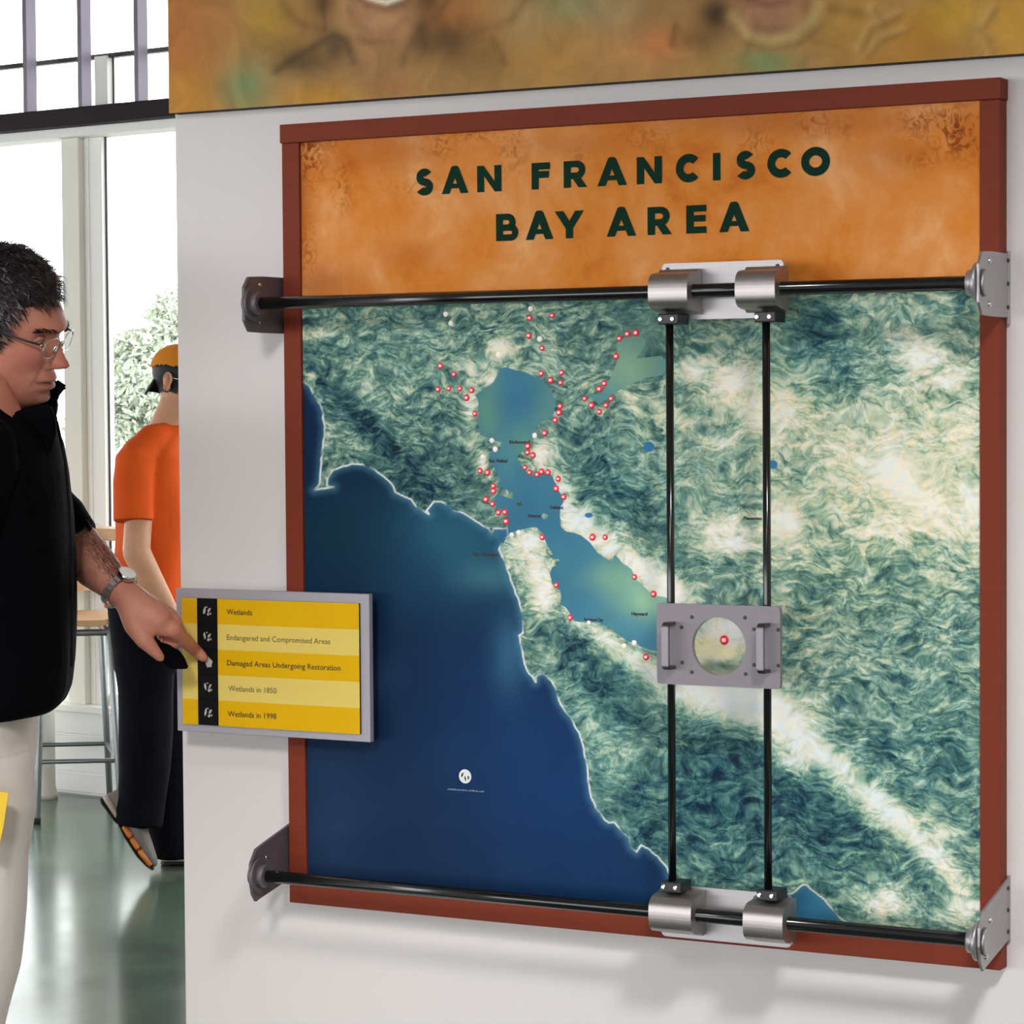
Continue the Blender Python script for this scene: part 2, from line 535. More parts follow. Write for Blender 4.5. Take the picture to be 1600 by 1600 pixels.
# main windows: posts with a beige inner face and a white sash beside each
eA = fp(100, 600)[0]; eB = fp(127, 600)[0]; eC = fp(154, 600)[0]
modl = 2.25
win = struct(fbox('window_1', eA - 0.0, eB, -0.10, 0.0, z_sill, z_head0, 'cream_paint', bevel=0.004))
for k in (-1, 0, 1):
    d = k * modl
    if k:
        fbox('post', eA + d, eB + d, -0.10, 0.0, z_sill, z_head0, 'cream_paint', win, 0.004)
    fbox('sash', eB + d, eC + d, -0.09, -0.03, z_sill, z_head0, 'white_paint', win, 0.003)
    fbox('sash_bead', eB + d + 0.022, eB + d + 0.030, -0.03, -0.024, z_sill, z_head0, 'white_paint', win)
    fbox('gasket', eC + d, eC + d + 0.006, -0.058, -0.052, z_sill + 0.03, z_head0, 'dark_steel', win)
    fbox('bottom_rail', eC + d + 0.008, eA + d + modl, -0.09, -0.03, z_sill, z_sill + 0.075, 'white_paint', win, 0.003)
    fbox('pane', eC + d, eA + d + modl, -0.062, -0.056, z_sill, z_head0, 'glass', win)

# window counter and a low table, both pale wood
zc0, zc1 = fp(168, 845, 0.3)[1], fp(168, 826, 0.3)[1]
ct = thing('window_counter', 'pale wooden counter shelf running along the window', 'counter', FO)
fbox('counter_board', fp(128, 840, 0.3)[0], E1, 0.0, 0.30, zc0, zc1, 'wood', ct, 0.004)
for x in (240, 420):
    e = fp(x, 840, 0.3)[0]
    fbox('bracket', e - 0.02, e + 0.02, 0.0, 0.24, zc0 - 0.16, zc0, 'white_paint', ct)

tb = fl(70, 1247)
tD = 11.0
tt = thing('side_table', 'small pale wooden table on a white pedestal by the window', 'table', tb)
ztop = at(120, 905, tD).z
tc_ = Vector((tb.x, tb.y, 0))
pts = []
bm = bmesh.new()
bmesh.ops.create_circle(bm, cap_ends=True, radius=0.30, segments=40, matrix=Matrix.Translation((tb.x, tb.y, ztop)))
g = bmesh.ops.extrude_face_region(bm, geom=list(bm.faces))
bmesh.ops.translate(bm, verts=[v for v in g['geom'] if isinstance(v, bmesh.types.BMVert)], vec=(0, 0, -0.035))
bmesh.ops.recalc_face_normals(bm, faces=bm.faces)
obj('table_top', bm, 'wood', tt)
prof = [(0.0, 0.052), (0.02, 0.052), (0.05, 0.044), (0.12, 0.044), (ztop - 0.06, 0.044), (ztop - 0.035, 0.06)]
obj('pedestal', rings_mesh([[Vector((tb.x + r * math.cos(a), tb.y + r * math.sin(a), z)) for a in [2 * math.pi * k / 28 for k in range(28)]] for z, r in prof]), 'cream_paint', tt)

# bar stool
def build_stool():
    f0 = fl(58, 1288)
    base = Vector(f0)
    s = thing('bar_stool', 'tall grey tubular steel bar stool with wooden seat', 'stool', base)
    seat_z = at(140, 966, 10.5).z
    A = Vector(f0)                       # near-left foot
    B = fl(190, 1285)
    C = fl(172, 1252)
    Dp = A + (C - B)
    tops = {}
    cx = (A + B + C + Dp) / 4
    for k, q in (('A', A), ('B', B), ('C', C), ('D', Dp)):
        t = cx + (q - cx) * 0.80; t.z = seat_z - 0.05
        tops[k] = t
    # the near-left leg leans, its top shows at px 80,1100
    for k, q in (('A', A), ('B', B), ('C', C), ('D', Dp)):
        bm = tube([q + Z * 0.012, tops[k]], [0.0125, 0.0135], 14)
        l = obj('leg', bm, 'stool_metal', s)
        obj('foot_cap', cylm(q, q + Z * 0.025, 0.014, 0.0150, 14), 'rubber', l)
    for a, b in (('A', 'B'), ('B', 'C'), ('C', 'D'), ('D', 'A')):
        pa = {'A': A, 'B': B, 'C': C, 'D': Dp}[a]; pb = {'A': A, 'B': B, 'C': C, 'D': Dp}[b]
        h = 0.25
        p0 = pa.lerp(tops[a], h / seat_z); p1 = pb.lerp(tops[b], h / seat_z)
        obj('foot_rail', tube([p0, p1], 0.009, 12), 'stool_metal', s)
        obj('seat_rail', tube([tops[a], tops[b]], 0.013, 12), 'stool_metal', s)
    bm = bmesh.new()
    q = [tops[k] for k in 'ABCD']
    cc = sum(q, Vector()) / 4
    out = [cc + (p - cc) * 1.16 for p in q]
    lo = [bm.verts.new((p.x, p.y, seat_z - 0.022)) for p in out]
    hi = [bm.verts.new((p.x, p.y, seat_z)) for p in out]
    bm.faces.new(lo[::-1]); bm.faces.new(hi)
    for i in range(4):
        bm.faces.new((lo[i], lo[(i + 1) % 4], hi[(i + 1) % 4], hi[i]))
    bmesh.ops.recalc_face_normals(bm, faces=bm.faces)
    ve = [e for e in bm.edges if abs(e.verts[0].co.z - e.verts[1].co.z) > 0.01]
    bmesh.ops.bevel(bm, geom=ve, offset=0.04, segments=5, affect='EDGES')
    obj('seat', bm, 'wood', s)
    for p in q:
        obj('seat_spacer', cylm(p, Vector((p.x, p.y, seat_z - 0.02)), 0.006, None, 10), 'dark_steel', s)
build_stool()

# ---- outside
struct(obj('ground', boxm(-90, 40, 5.7, 120, -0.5, -0.3), 'pavement'))
def tree(name, label, crown, rad, n, leafm, seed, squash=(1, 1, 1)):
    rg = np.random.default_rng(seed)
    base = Vector((crown.x, crown.y, -0.3))
    t = thing(name, label, 'tree', base, 'pale trees outside the window')
    obj('trunk', tube([base, base.lerp(crown, 0.5), crown], [rad * 0.09, rad * 0.07, rad * 0.03], 10), 'bark', t)
    bm = bmesh.new()
    lobes = [crown + Vector((rg.normal() * rad * 0.5 * squash[0], rg.normal() * rad * 0.5 * squash[1], rg.normal() * rad * 0.45 * squash[2])) for _ in range(16)]
    for i in range(n):
        c = lobes[i % len(lobes)]
        d = Vector(rg.normal(size=3)).normalized() * rad * 0.42 * rg.random() ** 0.4
        p = c + d
        u = Vector(rg.normal(size=3)).normalized(); w = u.orthogonal().normalized()
        L = rad * 0.05 * (0.6 + 0.8 * rg.random())
        vs = [bm.verts.new(p + u * L), bm.verts.new(p + w * L * 0.4 + u * L * 0.2), bm.verts.new(p - u * L), bm.verts.new(p - w * L * 0.4 - u * L * 0.2)]
        bm.faces.new(vs)
    f = obj('foliage', bm, leafm, t)
    for c in lobes[:7]:
        obj('branch', tube([base.lerp(crown, 0.6), c], [rad * 0.035, rad * 0.012], 6), 'bark', t)
    return t
tree('tree', 'green tree with haze painted into its pale leaves beyond the window behind the orange cap', at(272, 620, 48), 1.5, 26000, 'leaf', 3)
tree('shrub', 'low shrub with haze painted into its grey leaves beyond the window behind the orange shoulder', at(205, 760, 42), 0.9, 14000, 'leaf2', 5, (1.2, 1, 0.9))

# ================================================================== MURAL ABOVE THE MAP
def grid_mesh(x0, x1, z0, z1, y, nx, nz):
    xs = np.linspace(x0, x1, nx); zs = np.linspace(z0, z1, nz)
    X, ZZ = np.meshgrid(xs, zs)
    co = np.stack([X.ravel(), np.full(X.size, y), ZZ.ravel()], 1)
    idx = np.arange(nx * nz).reshape(nz, nx)
    q = np.stack([idx[:-1, :-1].ravel(), idx[:-1, 1:].ravel(), idx[1:, 1:].ravel(), idx[1:, :-1].ravel()], 1)
    me = bpy.data.meshes.new('grid')
    me.vertices.add(len(co)); me.vertices.foreach_set('co', co.ravel())
    me.loops.add(q.size); me.loops.foreach_set('vertex_index', q.ravel())
    me.polygons.add(len(q)); me.polygons.foreach_set('loop_start', np.arange(len(q)) * 4)
    me.polygons.foreach_set('loop_total', np.full(len(q), 4))
    me.update(calc_edges=True)
    return me, co

def to_px(co):
    d = co - CAM
    D = d @ FWD
    return 800 + F * (d @ RT) / D, 800 - F * (d @ UP) / D

def set_color(me, name, rgb):
    a = me.attributes.new(name, 'FLOAT_COLOR', 'POINT')
    buf = np.ones((len(rgb), 4), dtype=np.float32); buf[:, :3] = rgb
    a.data.foreach_set('color', buf.ravel())

def set_float(me, name, v):
    a = me.attributes.new(name, 'FLOAT', 'POINT')
    a.data.foreach_set('value', np.asarray(v, dtype=np.float32))

def lin(r, g, b):
    return np.array(srgb(r, g, b)[:3])

def seg_dist(X, Y, pts):
    best = np.full(X.shape, 1e9)
    for (ax, ay), (bx, by) in zip(pts[:-1], pts[1:]):
        dx, dy = bx - ax, by - ay
        t = np.clip(((X - ax) * dx + (Y - ay) * dy) / (dx * dx + dy * dy + 1e-12), 0, 1)
        best = np.minimum(best, np.hypot(X - ax - t * dx, Y - ay - t * dy))
    return best

def mural():
    y = 0.0
    p0 = pl(264, 173, y)
    x0, x1, z0, z1 = p0.x, 3.4, 2.069, 3.3
    t = thing('painted_mural', 'large painted mural of smiling people in ochre and teal above the map', 'mural', (x0, WALL_Y, z0))
    obj('stretcher', boxm(x0, x1, y + 0.001, WALL_Y - .0006, z0, z1), 'dark_beam', t)
    me, co = grid_mesh(x0, x1, z0, z1, y, 620, 300)
    PX, PY = to_px(co)
    c = np.empty((len(co), 3)); c[:] = lin(160, 126, 82)
    def blob(cx, cy, rx, ry, col, k=1.0, p=2.0):
        w = k * np.exp(-((np.abs(PX - cx) / rx) ** p + (np.abs(PY - cy) / ry) ** p))
        c[:] = c * (1 - w[:, None]) + lin(*col) * w[:, None]
    def line(pts, w, col, k=1.0):
        d = seg_dist(PX, PY, pts)
        a = k * .75 * np.exp(-(d / (w * 1.9)) ** 2)
        c[:] = c * (1 - a[:, None]) + lin(*col) * a[:, None]
    # loose washes of colour
    for cx, cy, rx, ry, col, k in ((285, 60, 60, 140, (166, 104, 60), .9), (300, 150, 60, 50, (178, 128, 58), .8), (385, 135, 42, 42, (116, 134, 96), .95),
                                   (420, 30, 40, 40, (160, 134, 50), .8), (330, 25, 40, 60, (166, 116, 72), .7), (500, 150, 60, 24, (178, 132, 56), .8),
                                   (470, 40, 60, 40, (148, 110, 66), .6), (700, 30, 60, 45, (176, 112, 66), .8), (860, 90, 90, 50, (176, 134, 74), .8),
                                   (900, 10, 60, 26, (132, 140, 102), .8), (955, 20, 50, 40, (164, 142, 106), .8), (960, 85, 60, 40, (188, 142, 92), .8),
                                   (1030, 70, 40, 30, (190, 120, 78), .8), (1195, 98, 50, 22, (120, 138, 96), .95), (1110, 100, 40, 20, (170, 136, 80), .6),
                                   (1330, 40, 60, 60, (172, 134, 66), .8), (1440, 60, 60, 50, (172, 122, 50), .9), (1490, 20, 50, 40, (186, 150, 56), .8),
                                   (1580, 40, 40, 60, (196, 154, 66), .9), (1400, 90, 90, 25, (164, 120, 60), .7), (820, 20, 40, 50, (170, 150, 110), .5),
                                   (1700, 20, 120, 100, (180, 130, 60), .8), (700, -150, 300, 80, (120, 96, 70), .6), (1300, -160, 300, 80, (110, 88, 66), .6)):
        blob(cx, cy, rx, ry, col, k)
    # first sitter: hat strap, chin, smile, neck, dark waistcoat
    blob(505, 5, 22, 24, (78, 60, 44), .85); blob(668, 0, 26, 26, (82, 62, 46), .8)
    blob(470, 96, 46, 26, (82, 70, 54), .85); blob(525, 72, 24, 30, (76, 66, 54), .85)
    blob(700, 62, 52, 36, (84, 68, 50), .88); blob(655, 50, 18, 40, (76, 64, 50), .75); blob(760, 90, 30, 34, (126, 98, 62), .7)
    blob(590, 92, 46, 44, (156, 120, 84), .95, 4); blob(590, 10, 56, 46, (172, 132, 100), 1.0, 4); blob(592, 45, 34, 20, (178, 136, 104), .9)
    blob(592, 64, 30, 7, (126, 92, 68), .6); blob(620, 138, 40, 22, (152, 106, 70), .6)
    line([(560, -10), (577, 3), (603, 9), (628, 3), (640, -8)], 6, (104, 62, 48), .9)
    line([(574, -5), (603, 4), (628, -5)], 2.6, (226, 216, 198), 1.3)
    line([(545, 15), (556, 38), (580, 52), (610, 52), (634, 30)], 4, (134, 98, 70), .6)
    line([(430, 112), (470, 85), (520, 55), (540, 62), (552, 95)], 4, (70, 58, 46), .75)
    line([(440, 5), (465, 35), (505, 48)], 4, (112, 84, 56), .7); line([(503, 0), (508, 45)], 2.5, (84, 64, 48), .7)
    line([(700, 0), (680, 30)], 3, (96, 70, 50), .6); line([(820, 0), (800, 30), (750, 50)], 4, (132, 96, 62), .6)
    line([(660, 42), (640, 70), (628, 100)], 4, (96, 72, 52), .6); line([(770, 60), (790, 100)], 3, (104, 78, 52), .6)
    # second sitter: hair, chin, round pale collar
    blob(1118, 22, 28, 32, (66, 52, 42), .95); blob(1095, 60, 30, 18, (112, 86, 58), .7); blob(1262, 10, 14, 22, (116, 86, 62), .6)
    blob(1200, 8, 52, 50, (150, 112, 88), 1.0, 4); blob(1205, 12, 28, 16, (164, 122, 100), .8); blob(1200, 47, 34, 8, (124, 90, 70), .6)
    line([(1160, -6), (1182, 4), (1205, 8), (1230, 2)], 4, (112, 74, 62), .8)
    line([(1146, 25), (1165, 52), (1200, 64), (1240, 56), (1270, 30), (1278, 5)], 5, (180, 158, 110), .85)
    line([(1140, 42), (1165, 68), (1205, 78), (1250, 68), (1284, 40)], 3, (128, 102, 66), .6)
    line([(1055, 40), (1050, 70)], 3, (86, 60, 46), .6); line([(1300, 12), (1345, 22)], 5, (112, 84, 52), .6)
    for q in ([(1350, 85), (1370, 60), (1410, 45)], [(1340, 75), (1356, 40), (1400, 20)], [(1530, 40), (1550, 10)], [(1520, 40), (1540, 60), (1545, 88)], [(1360, 10), (1375, 35)]):
        line(q, 4, (196, 164, 110), .5)
        line([(x + 7, yy + 5) for x, yy in q], 3, (116, 84, 46), .5)
    set_color(me, 'print', c)
    m, nt, b = new_mat('mural_canvas')
    b.inputs['Roughness'].default_value = 0.8
    b.inputs['Specular IOR Level'].default_value = 0.10
    at_ = nt.nodes.new('ShaderNodeAttribute'); at_.attribute_name = 'print'
    tc = nt.nodes.new('ShaderNodeTexCoord')
    n1 = nt.nodes.new('ShaderNodeTexNoise'); n1.inputs['Scale'].default_value = 14; n1.inputs['Detail'].default_value = 6; n1.inputs['Distortion'].default_value = 1.2
    nt.links.new(tc.outputs['Object'], n1.inputs['Vector'])
    cr = nt.nodes.new('ShaderNodeValToRGB')
    cr.color_ramp.elements[0].position = .3; cr.color_ramp.elements[0].color = (1.15, 1.10, 1.0, 1)
    cr.color_ramp.elements[1].position = .75; cr.color_ramp.elements[1].color = (1.75, 1.66, 1.48, 1)
    nt.links.new(n1.outputs['Fac'], cr.inputs[0])
    mx = nt.nodes.new('ShaderNodeMix'); mx.data_type = 'RGBA'; mx.blend_type = 'MULTIPLY'
    mx.inputs[0].default_value = 0.8
    nt.links.new(at_.outputs['Color'], mx.inputs[6]); nt.links.new(cr.outputs[0], mx.inputs[7])
    nt.links.new(mx.outputs[2], b.inputs['Base Color'])
    obj('canvas', me, m, t)
mural()

# ================================================================== MAP DISPLAY
W, ZB, ZT = 1.241, 0.737, 2.037
IN_L, IN_R = 0.0340, 1.2095
RAIL = 0.031
Z_SPLIT = 1.735
disp = thing('map_display', 'large framed aerial map of a bay with orange title header on white wall', 'map', (0, WALL_Y, ZB))
obj('side_rail', boxm(0, IN_L, 0, WALL_Y, ZB, ZT - RAIL, 0.0015), 'frame', disp)
obj('side_rail', boxm(IN_R, W, 0, WALL_Y, ZB, ZT - RAIL, 0.0015), 'frame', disp)
obj('top_rail', boxm(-0.002, W + 0.002, -0.003, WALL_Y, ZT - RAIL, ZT, 0.0015), 'frame', disp)
obj('bottom_rail', boxm(IN_L, IN_R, 0, WALL_Y, ZB, ZB + 0.040, 0.0015), 'frame', disp)

# ---- orange title header
def title_mat():
    m, nt, b = new_mat('orange_parchment_print')
    b.inputs['Roughness'].default_value = 0.6
    b.inputs['Specular IOR Level'].default_value = 0.10
    tc = nt.nodes.new('ShaderNodeTexCoord')
    n1 = nt.nodes.new('ShaderNodeTexNoise'); n1.inputs['Scale'].default_value = 6; n1.inputs['Detail'].default_value = 9; n1.inputs['Roughness'].default_value = .62; n1.inputs['Distortion'].default_value = 0.25
    nt.links.new(tc.outputs['Object'], n1.inputs['Vector'])
    cr = nt.nodes.new('ShaderNodeValToRGB')
    el = cr.color_ramp.elements
    el[0].position = .36; el[0].color = srgb(212, 116, 40)
    el[1].position = .68; el[1].color = srgb(246, 184, 126)
    e = el.new(.44); e.color = srgb(228, 138, 52)
    e = el.new(.56); e.color = srgb(236, 156, 86)
    nt.links.new(n1.outputs['Fac'], cr.inputs[0])
    # dark red-brown flourishes gathered along the top and the upper corners
    n2 = nt.nodes.new('ShaderNodeTexNoise'); n2.inputs['Scale'].default_value = 42; n2.inputs['Detail'].default_value = 4; n2.inputs['Distortion'].default_value = 2.6
    nt.links.new(tc.outputs['Object'], n2.inputs['Vector'])
    c2 = nt.nodes.new('ShaderNodeValToRGB')
    c2.color_ramp.elements[0].position = .46; c2.color_ramp.elements[0].color = (0, 0, 0, 1)
    c2.color_ramp.elements[1].position = .60; c2.color_ramp.elements[1].color = (1, 1, 1, 1)
    nt.links.new(n2.outputs['Fac'], c2.inputs[0])
    at_ = nt.nodes.new('ShaderNodeAttribute'); at_.attribute_name = 'flourish'
    mm = nt.nodes.new('ShaderNodeMath'); mm.operation = 'MULTIPLY'
    nt.links.new(c2.outputs[0], mm.inputs[0]); nt.links.new(at_.outputs['Fac'], mm.inputs[1])
    mx = nt.nodes.new('ShaderNodeMix'); mx.data_type = 'RGBA'
    mx.inputs[7].default_value = srgb(128, 50, 16)
    nt.links.new(mm.outputs[0], mx.inputs[0]); nt.links.new(cr.outputs[0], mx.inputs[6])
    at3 = nt.nodes.new('ShaderNodeAttribute'); at3.attribute_name = 'wash'
    m3 = nt.nodes.new('ShaderNodeMix'); m3.data_type = 'RGBA'
    m3.inputs[7].default_value = srgb(176, 88, 32)
    nt.links.new(at3.outputs['Fac'], m3.inputs[0]); nt.links.new(mx.outputs[2], m3.inputs[6])
    nt.links.new(m3.outputs[2], b.inputs['Base Color'])
    return m
obj('title_backing', boxm(IN_L, IN_R, 0.009, WALL_Y, Z_SPLIT, ZT - RAIL), 'frame', disp)
tme, tco = grid_mesh(IN_L, IN_R, Z_SPLIT, ZT - RAIL, 0.006, 240, 64)
TX, TY = to_px(tco)
fl_ = np.zeros(len(tco)); wa = np.zeros(len(tco))
for cx, cy, rx, ry, k in ((480, 235, 26, 50, 1.0), (535, 290, 14, 40, .6), (500, 220, 50, 20, .5), (688, 225, 22, 20, .6), (740, 210, 30, 14, .5), (800, 230, 24, 40, .45),
                          (1265, 190, 20, 26, .6), (1180, 220, 24, 24, .55), (1320, 200, 16, 20, .5), (1440, 190, 36, 24, .8), (1490, 200, 42, 34, 1.0), (1500, 225, 36, 22, .9),
                          (1440, 250, 30, 14, .5), (1290, 190, 8, 36, .45), (480, 390, 14, 50, .5), (1010, 215, 40, 20, .35), (905, 245, 20, 20, .3), (660, 290, 60, 20, .25)):
    fl_ = np.maximum(fl_, k * np.exp(-((TX - cx) / rx) ** 2 - ((TY - cy) / ry) ** 2))
for cx, cy, rx, ry, k in ((600, 230, 110, 40, .5), (500, 440, 60, 30, .6), (470, 300, 20, 120, .5), (1250, 190, 300, 26, .5), (1400, 240, 80, 40, .35), (640, 400, 50, 25, .35), (1510, 200, 30, 60, .4), (900, 225, 120, 20, .35)):
    wa = np.maximum(wa, k * np.exp(-((TX - cx) / rx) ** 2 - ((TY - cy) / ry) ** 2))
set_float(tme, 'flourish', fl_ * 1.0); set_float(tme, 'wash', wa)
title = obj('title_header', tme, title_mat(), disp)
title['label'] = 'mottled orange title header'

# geometric capitals drawn as strokes
def glyph(ch, w, h, t):
    """list of quads [(x,z)*4] for a capital of width w, height h, stroke t"""
    Q = []
    def rect(x0, x1, z0, z1): Q.append([(x0, z0), (x1, z0), (x1, z1), (x0, z1)])
    def stroke(a, b, tt=t, flat=True):       # slanted bar with horizontal ends
        k = tt / 2 * 1.12
        Q.append([(a[0] - k, a[1]), (a[0] + k, a[1]), (b[0] + k, b[1]), (b[0] - k, b[1])])
    def arc(cx, cz, rx, rz, a0, a1, n=26, tt=t):
        for i in range(n):
            p = []
            for a, o in ((a0 + (a1 - a0) * i / n, 0), (a0 + (a1 - a0) * (i + 1) / n, 0)):
                a = math.radians(a)
                p.append(((cx + rx * math.cos(a), cz + rz * math.sin(a)), (cx + (rx - tt) * math.cos(a), cz + (rz - tt) * math.sin(a))))
            Q.append([p[0][0], p[1][0], p[1][1], p[0][1]])
    if ch == 'I': rect(0, w, 0, h)
    elif ch == 'A':
        stroke((t * .56, 0), (w / 2, h)); stroke((w - t * .56, 0), (w / 2, h)); rect(w * .22, w * .78, h * .20, h * .38)
        Q.append([(w / 2 - t * .56, h), (w / 2 + t * .56, h), (w / 2 + t * .3, h * 1.06), (w / 2 - t * .3, h * 1.06)])
    elif ch == 'N':
        rect(0, t, 0, h); rect(w - t, w, 0, h)
        Q.append([(0, h), (t * .95, h), (w, 0), (w - t * .95, 0)])
    elif ch == 'F': rect(0, t, 0, h); rect(t, w, h - t * .86, h); rect(t, w * .94, h * .42, h * .42 + t * .86)
    elif ch == 'E': rect(0, t, 0, h); rect(t, w, h - t * .8, h); rect(t, w * .96, h * .41, h * .41 + t * .78); rect(t, w, 0, t * .8)
    elif ch in 'RB':
        rect(0, t, 0, h)
        zt_, zm = h, h * (.44 if ch == 'R' else .48)
        r = (zt_ - zm + (t * .4 if ch == 'R' else t * .38)) / 2
        cz = zt_ - r
        wx = w * (.94 if ch == 'R' else .88)
        rect(t, wx - r, zt_ - t * .8, zt_); rect(t, wx - r, cz - r, cz - r + t * .8)
        arc(wx - r, cz, r, r, -90, 90, tt=t * .86)
        if ch == 'R':
            Q.append([(w * .34, cz - r + t * .3), (w * .34 + t * 1.15, cz - r + t * .3), (w * 1.03, 0), (w * 1.03 - t * 1.2, 0)])
        else:
            r2 = (cz - r + t * .8) / 2
            rect(t, w - r2, 0, t * .8)
            arc(w - r2, r2, r2, r2, -90, 90, tt=t * .86); rect(t, w - r2, 2 * r2 - t * .8, 2 * r2)
    elif ch == 'C': arc(w * .56, h / 2, w * .56, h * .52, 42, 318, 36)
    elif ch == 'O': arc(w / 2, h / 2, w / 2, h * .52, 0, 360, 44)
    elif ch == 'S':
        ru = h * .52 / 2 + t * .23
        zu, zl = h * 1.02 - ru, -h * .02 + ru
        arc(w * .50, zu, w * .46, ru, 32, 275, 26); arc(w * .50, zl, w * .50, ru, -148, 95, 26)
    elif ch == 'Y':
        m = h * .42
        rect(w / 2 - t / 2, w / 2 + t / 2, 0, m + .002)
        Q.append([(0, h), (t * 1.2, h), (w / 2 + t / 2, m), (w / 2 - t / 2, m * .86)]); Q.append([(w - t * 1.2, h), (w, h), (w / 2 + t / 2, m * .86), (w / 2 - t / 2, m)])
        Q.append([(w / 2 - t / 2, m * .86), (w / 2 + t / 2, m * .86), (w / 2 + t / 2, m), (w / 2 - t / 2, m)])
    return Q

LINE1 = [('S', 650.3, 677.2), ('A', 690.6, 732.3), ('N', 746, 784), ('F', 831, 860), ('R', 881.2, 917), ('A', 933.6, 980), ('N', 995.3, 1034.7), ('C', 1056.5, 1092.5), ('I', 1114.3, 1126), ('S', 1150.3, 1180.3), ('C', 1199.4, 1237.6), ('O', 1252.2, 1297.3)]
LINE2 = [('B', 775.5, 810.3), ('A', 821.8, 865), ('Y', 867.3, 913), ('A', 948.3, 994.4), ('R', 1012.2, 1049), ('E', 1072.7, 1104.2), ('A', 1124, 1171)]
def lettering(items, base, top):
    zb = np.mean([pl(x, y, .006).z for x, y in base]); zt_ = np.mean([pl(x, y, .006).z for x, y in top])
    h = zt_ - zb
    for ch, a, b in items:
        yb = np.interp(a, [q[0] for q in base], [q[1] for q in base])
        xa = pl(a, yb, .006).x; xb = pl(b, yb, .006).x
        bm = bmesh.new()
        for i, q in enumerate(glyph(ch, xb - xa, h, 0.0128)):
            yy = 0.0052 - (i % 7) * 0.00012
            bm.faces.new([bm.verts.new((xa + p[0], yy, zb + p[1])) for p in q])
        for f in bm.faces:
            f.normal_update()
            if f.normal.y > 0: f.normal_flip()
        obj('letter', bm, 'title_green', title)
lettering(LINE1, [(660, 304.5), (760, 300), (845, 295.4), (1120, 282.3), (1290, 274)], [(660, 265), (770, 257.5), (845, 253.3), (1120, 238.5), (1290, 231)])
lettering(LINE2, [(780, 377), (890, 372.5), (1030, 367), (1088, 364)], [(780, 334), (890, 329), (1030, 323.5), (1088, 321)])

# ---- the aerial map sheet
OCEAN = [(440, 590), (471.7, 593.7), (485, 605), (493.7, 623.7), (500, 631), (505, 645), (507.5, 665), (505, 690), (502, 725), (498.7, 757.5), (491, 766), (521, 761), (511, 758.7),
         (512, 747.5), (520, 735), (535, 728.7), (550, 725), (567, 726), (585, 733.7), (600, 745), (611, 755), (617.5, 768.7), (630, 775), (642.5, 780), (652, 793.7), (670, 803.7),
         (667, 797), (677.5, 783.7), (690, 783.7), (700, 788.7), (710, 798.7), (725, 802), (737.5, 810), (755, 822), (763.7, 826), (768, 834.5), (771, 826), (792, 826), (794, 838), (783, 847.5),
         (780, 858.7), (785, 870), (792, 890), (801, 913), (810, 935), (815, 958), (817.6, 976), (817.6, 989), (811, 992.6), (813, 1007), (817.6, 1027.5), (823, 1045.5), (832, 1057), (837, 1066),
         (839, 1056), (848, 1053), (861.5, 1063.5), (868, 1075), (873, 1093), (884, 1113), (895, 1127), (905, 1145), (912, 1170), (917.5, 1195), (919, 1220), (922.5, 1240), (932, 1265), (945, 1281),
         (960, 1285), (972, 1300), (982, 1310), (987, 1325), (995, 1331), (1002, 1320), (1015, 1327), (1032, 1344), (1042, 1355), (1046, 1367), (1056, 1392), (1150, 1402), (1238, 1396), (1255, 1381.6),
         (1267, 1389), (1288, 1405), (1302.5, 1422), (1314, 1436), (1328, 1444), (1345, 1480), (1000, 1520), (440, 1460)]
BAY = [(781.7, 575.5), (797.5, 575.5), (823.7, 583), (847, 594), (863, 611), (868, 628), (867, 641), (860.5, 654), (845, 660), (836, 668), (833, 678), (829, 688), (821, 701), (808, 714.6), (818.5, 733), (829, 743.5),
       (850, 738), (863, 743.5), (873.6, 767), (881.5, 780), (876, 793), (875, 812), (876, 823), (884, 830.6), (895, 832), (906.5, 836), (922, 847.5), (933.5, 863), (945, 872), (956, 878), (960.5, 866.6), (972, 879), (987.5, 890),
       (994, 906), (1010, 919.5), (1021, 931), (1039, 933), (1062, 950), (1085, 985), (1066, 1010), (1040, 1012), (1026, 1018), (1001, 1010), (987.5, 1004), (965, 992), (954, 980), (936, 973.5), (920, 973.5), (897.5, 971),
       (890, 958), (884, 949), (875, 944), (877, 932), (875, 924), (862.6, 913), (859, 897), (862.6, 886), (874, 882), (873, 873), (864, 874.5), (864, 865.5), (855, 852), (848, 834), (837, 823), (825.5, 825), (814, 828), (796, 834),
       (786, 850), (770, 832), (792, 826), (795, 820), (794, 809), (789.6, 798.6), (774, 791), (771, 780), (779, 772), (802.7, 779), (797, 769), (776.5, 756.6), (782, 751), (771, 728), (763, 720), (766, 707), (784, 701.5), (784, 691),
       (766, 686), (750, 680.5), (747.6, 654), (747.6, 630.6), (742, 617.5), (755.5, 607), (771, 596.5), (779, 581)]
SUISUN = [(963, 536), (978.6, 527), (1002, 524), (1010, 536), (1002, 549), (994, 560), (1034, 556), (1046, 570), (1036, 586), (1007, 591), (981, 602), (955, 617.5), (936.6, 633), (918, 617.5), (939, 615), (950, 599), (957.6, 583), (965.5, 560)]

def jag(poly, amp, seed):
    rg = np.random.default_rng(seed)
    out = []
    for a, b in zip(poly, poly[1:] + poly[:1]):
        L = math.hypot(b[0] - a[0], b[1] - a[1])
        n = max(1, int(L / 7))
        for i in range(n):
            t = i / n
            j = amp if i else amp * .3
            out.append((a[0] + (b[0] - a[0]) * t + rg.normal() * j, a[1] + (b[1] - a[1]) * t + rg.normal() * j))
    return out

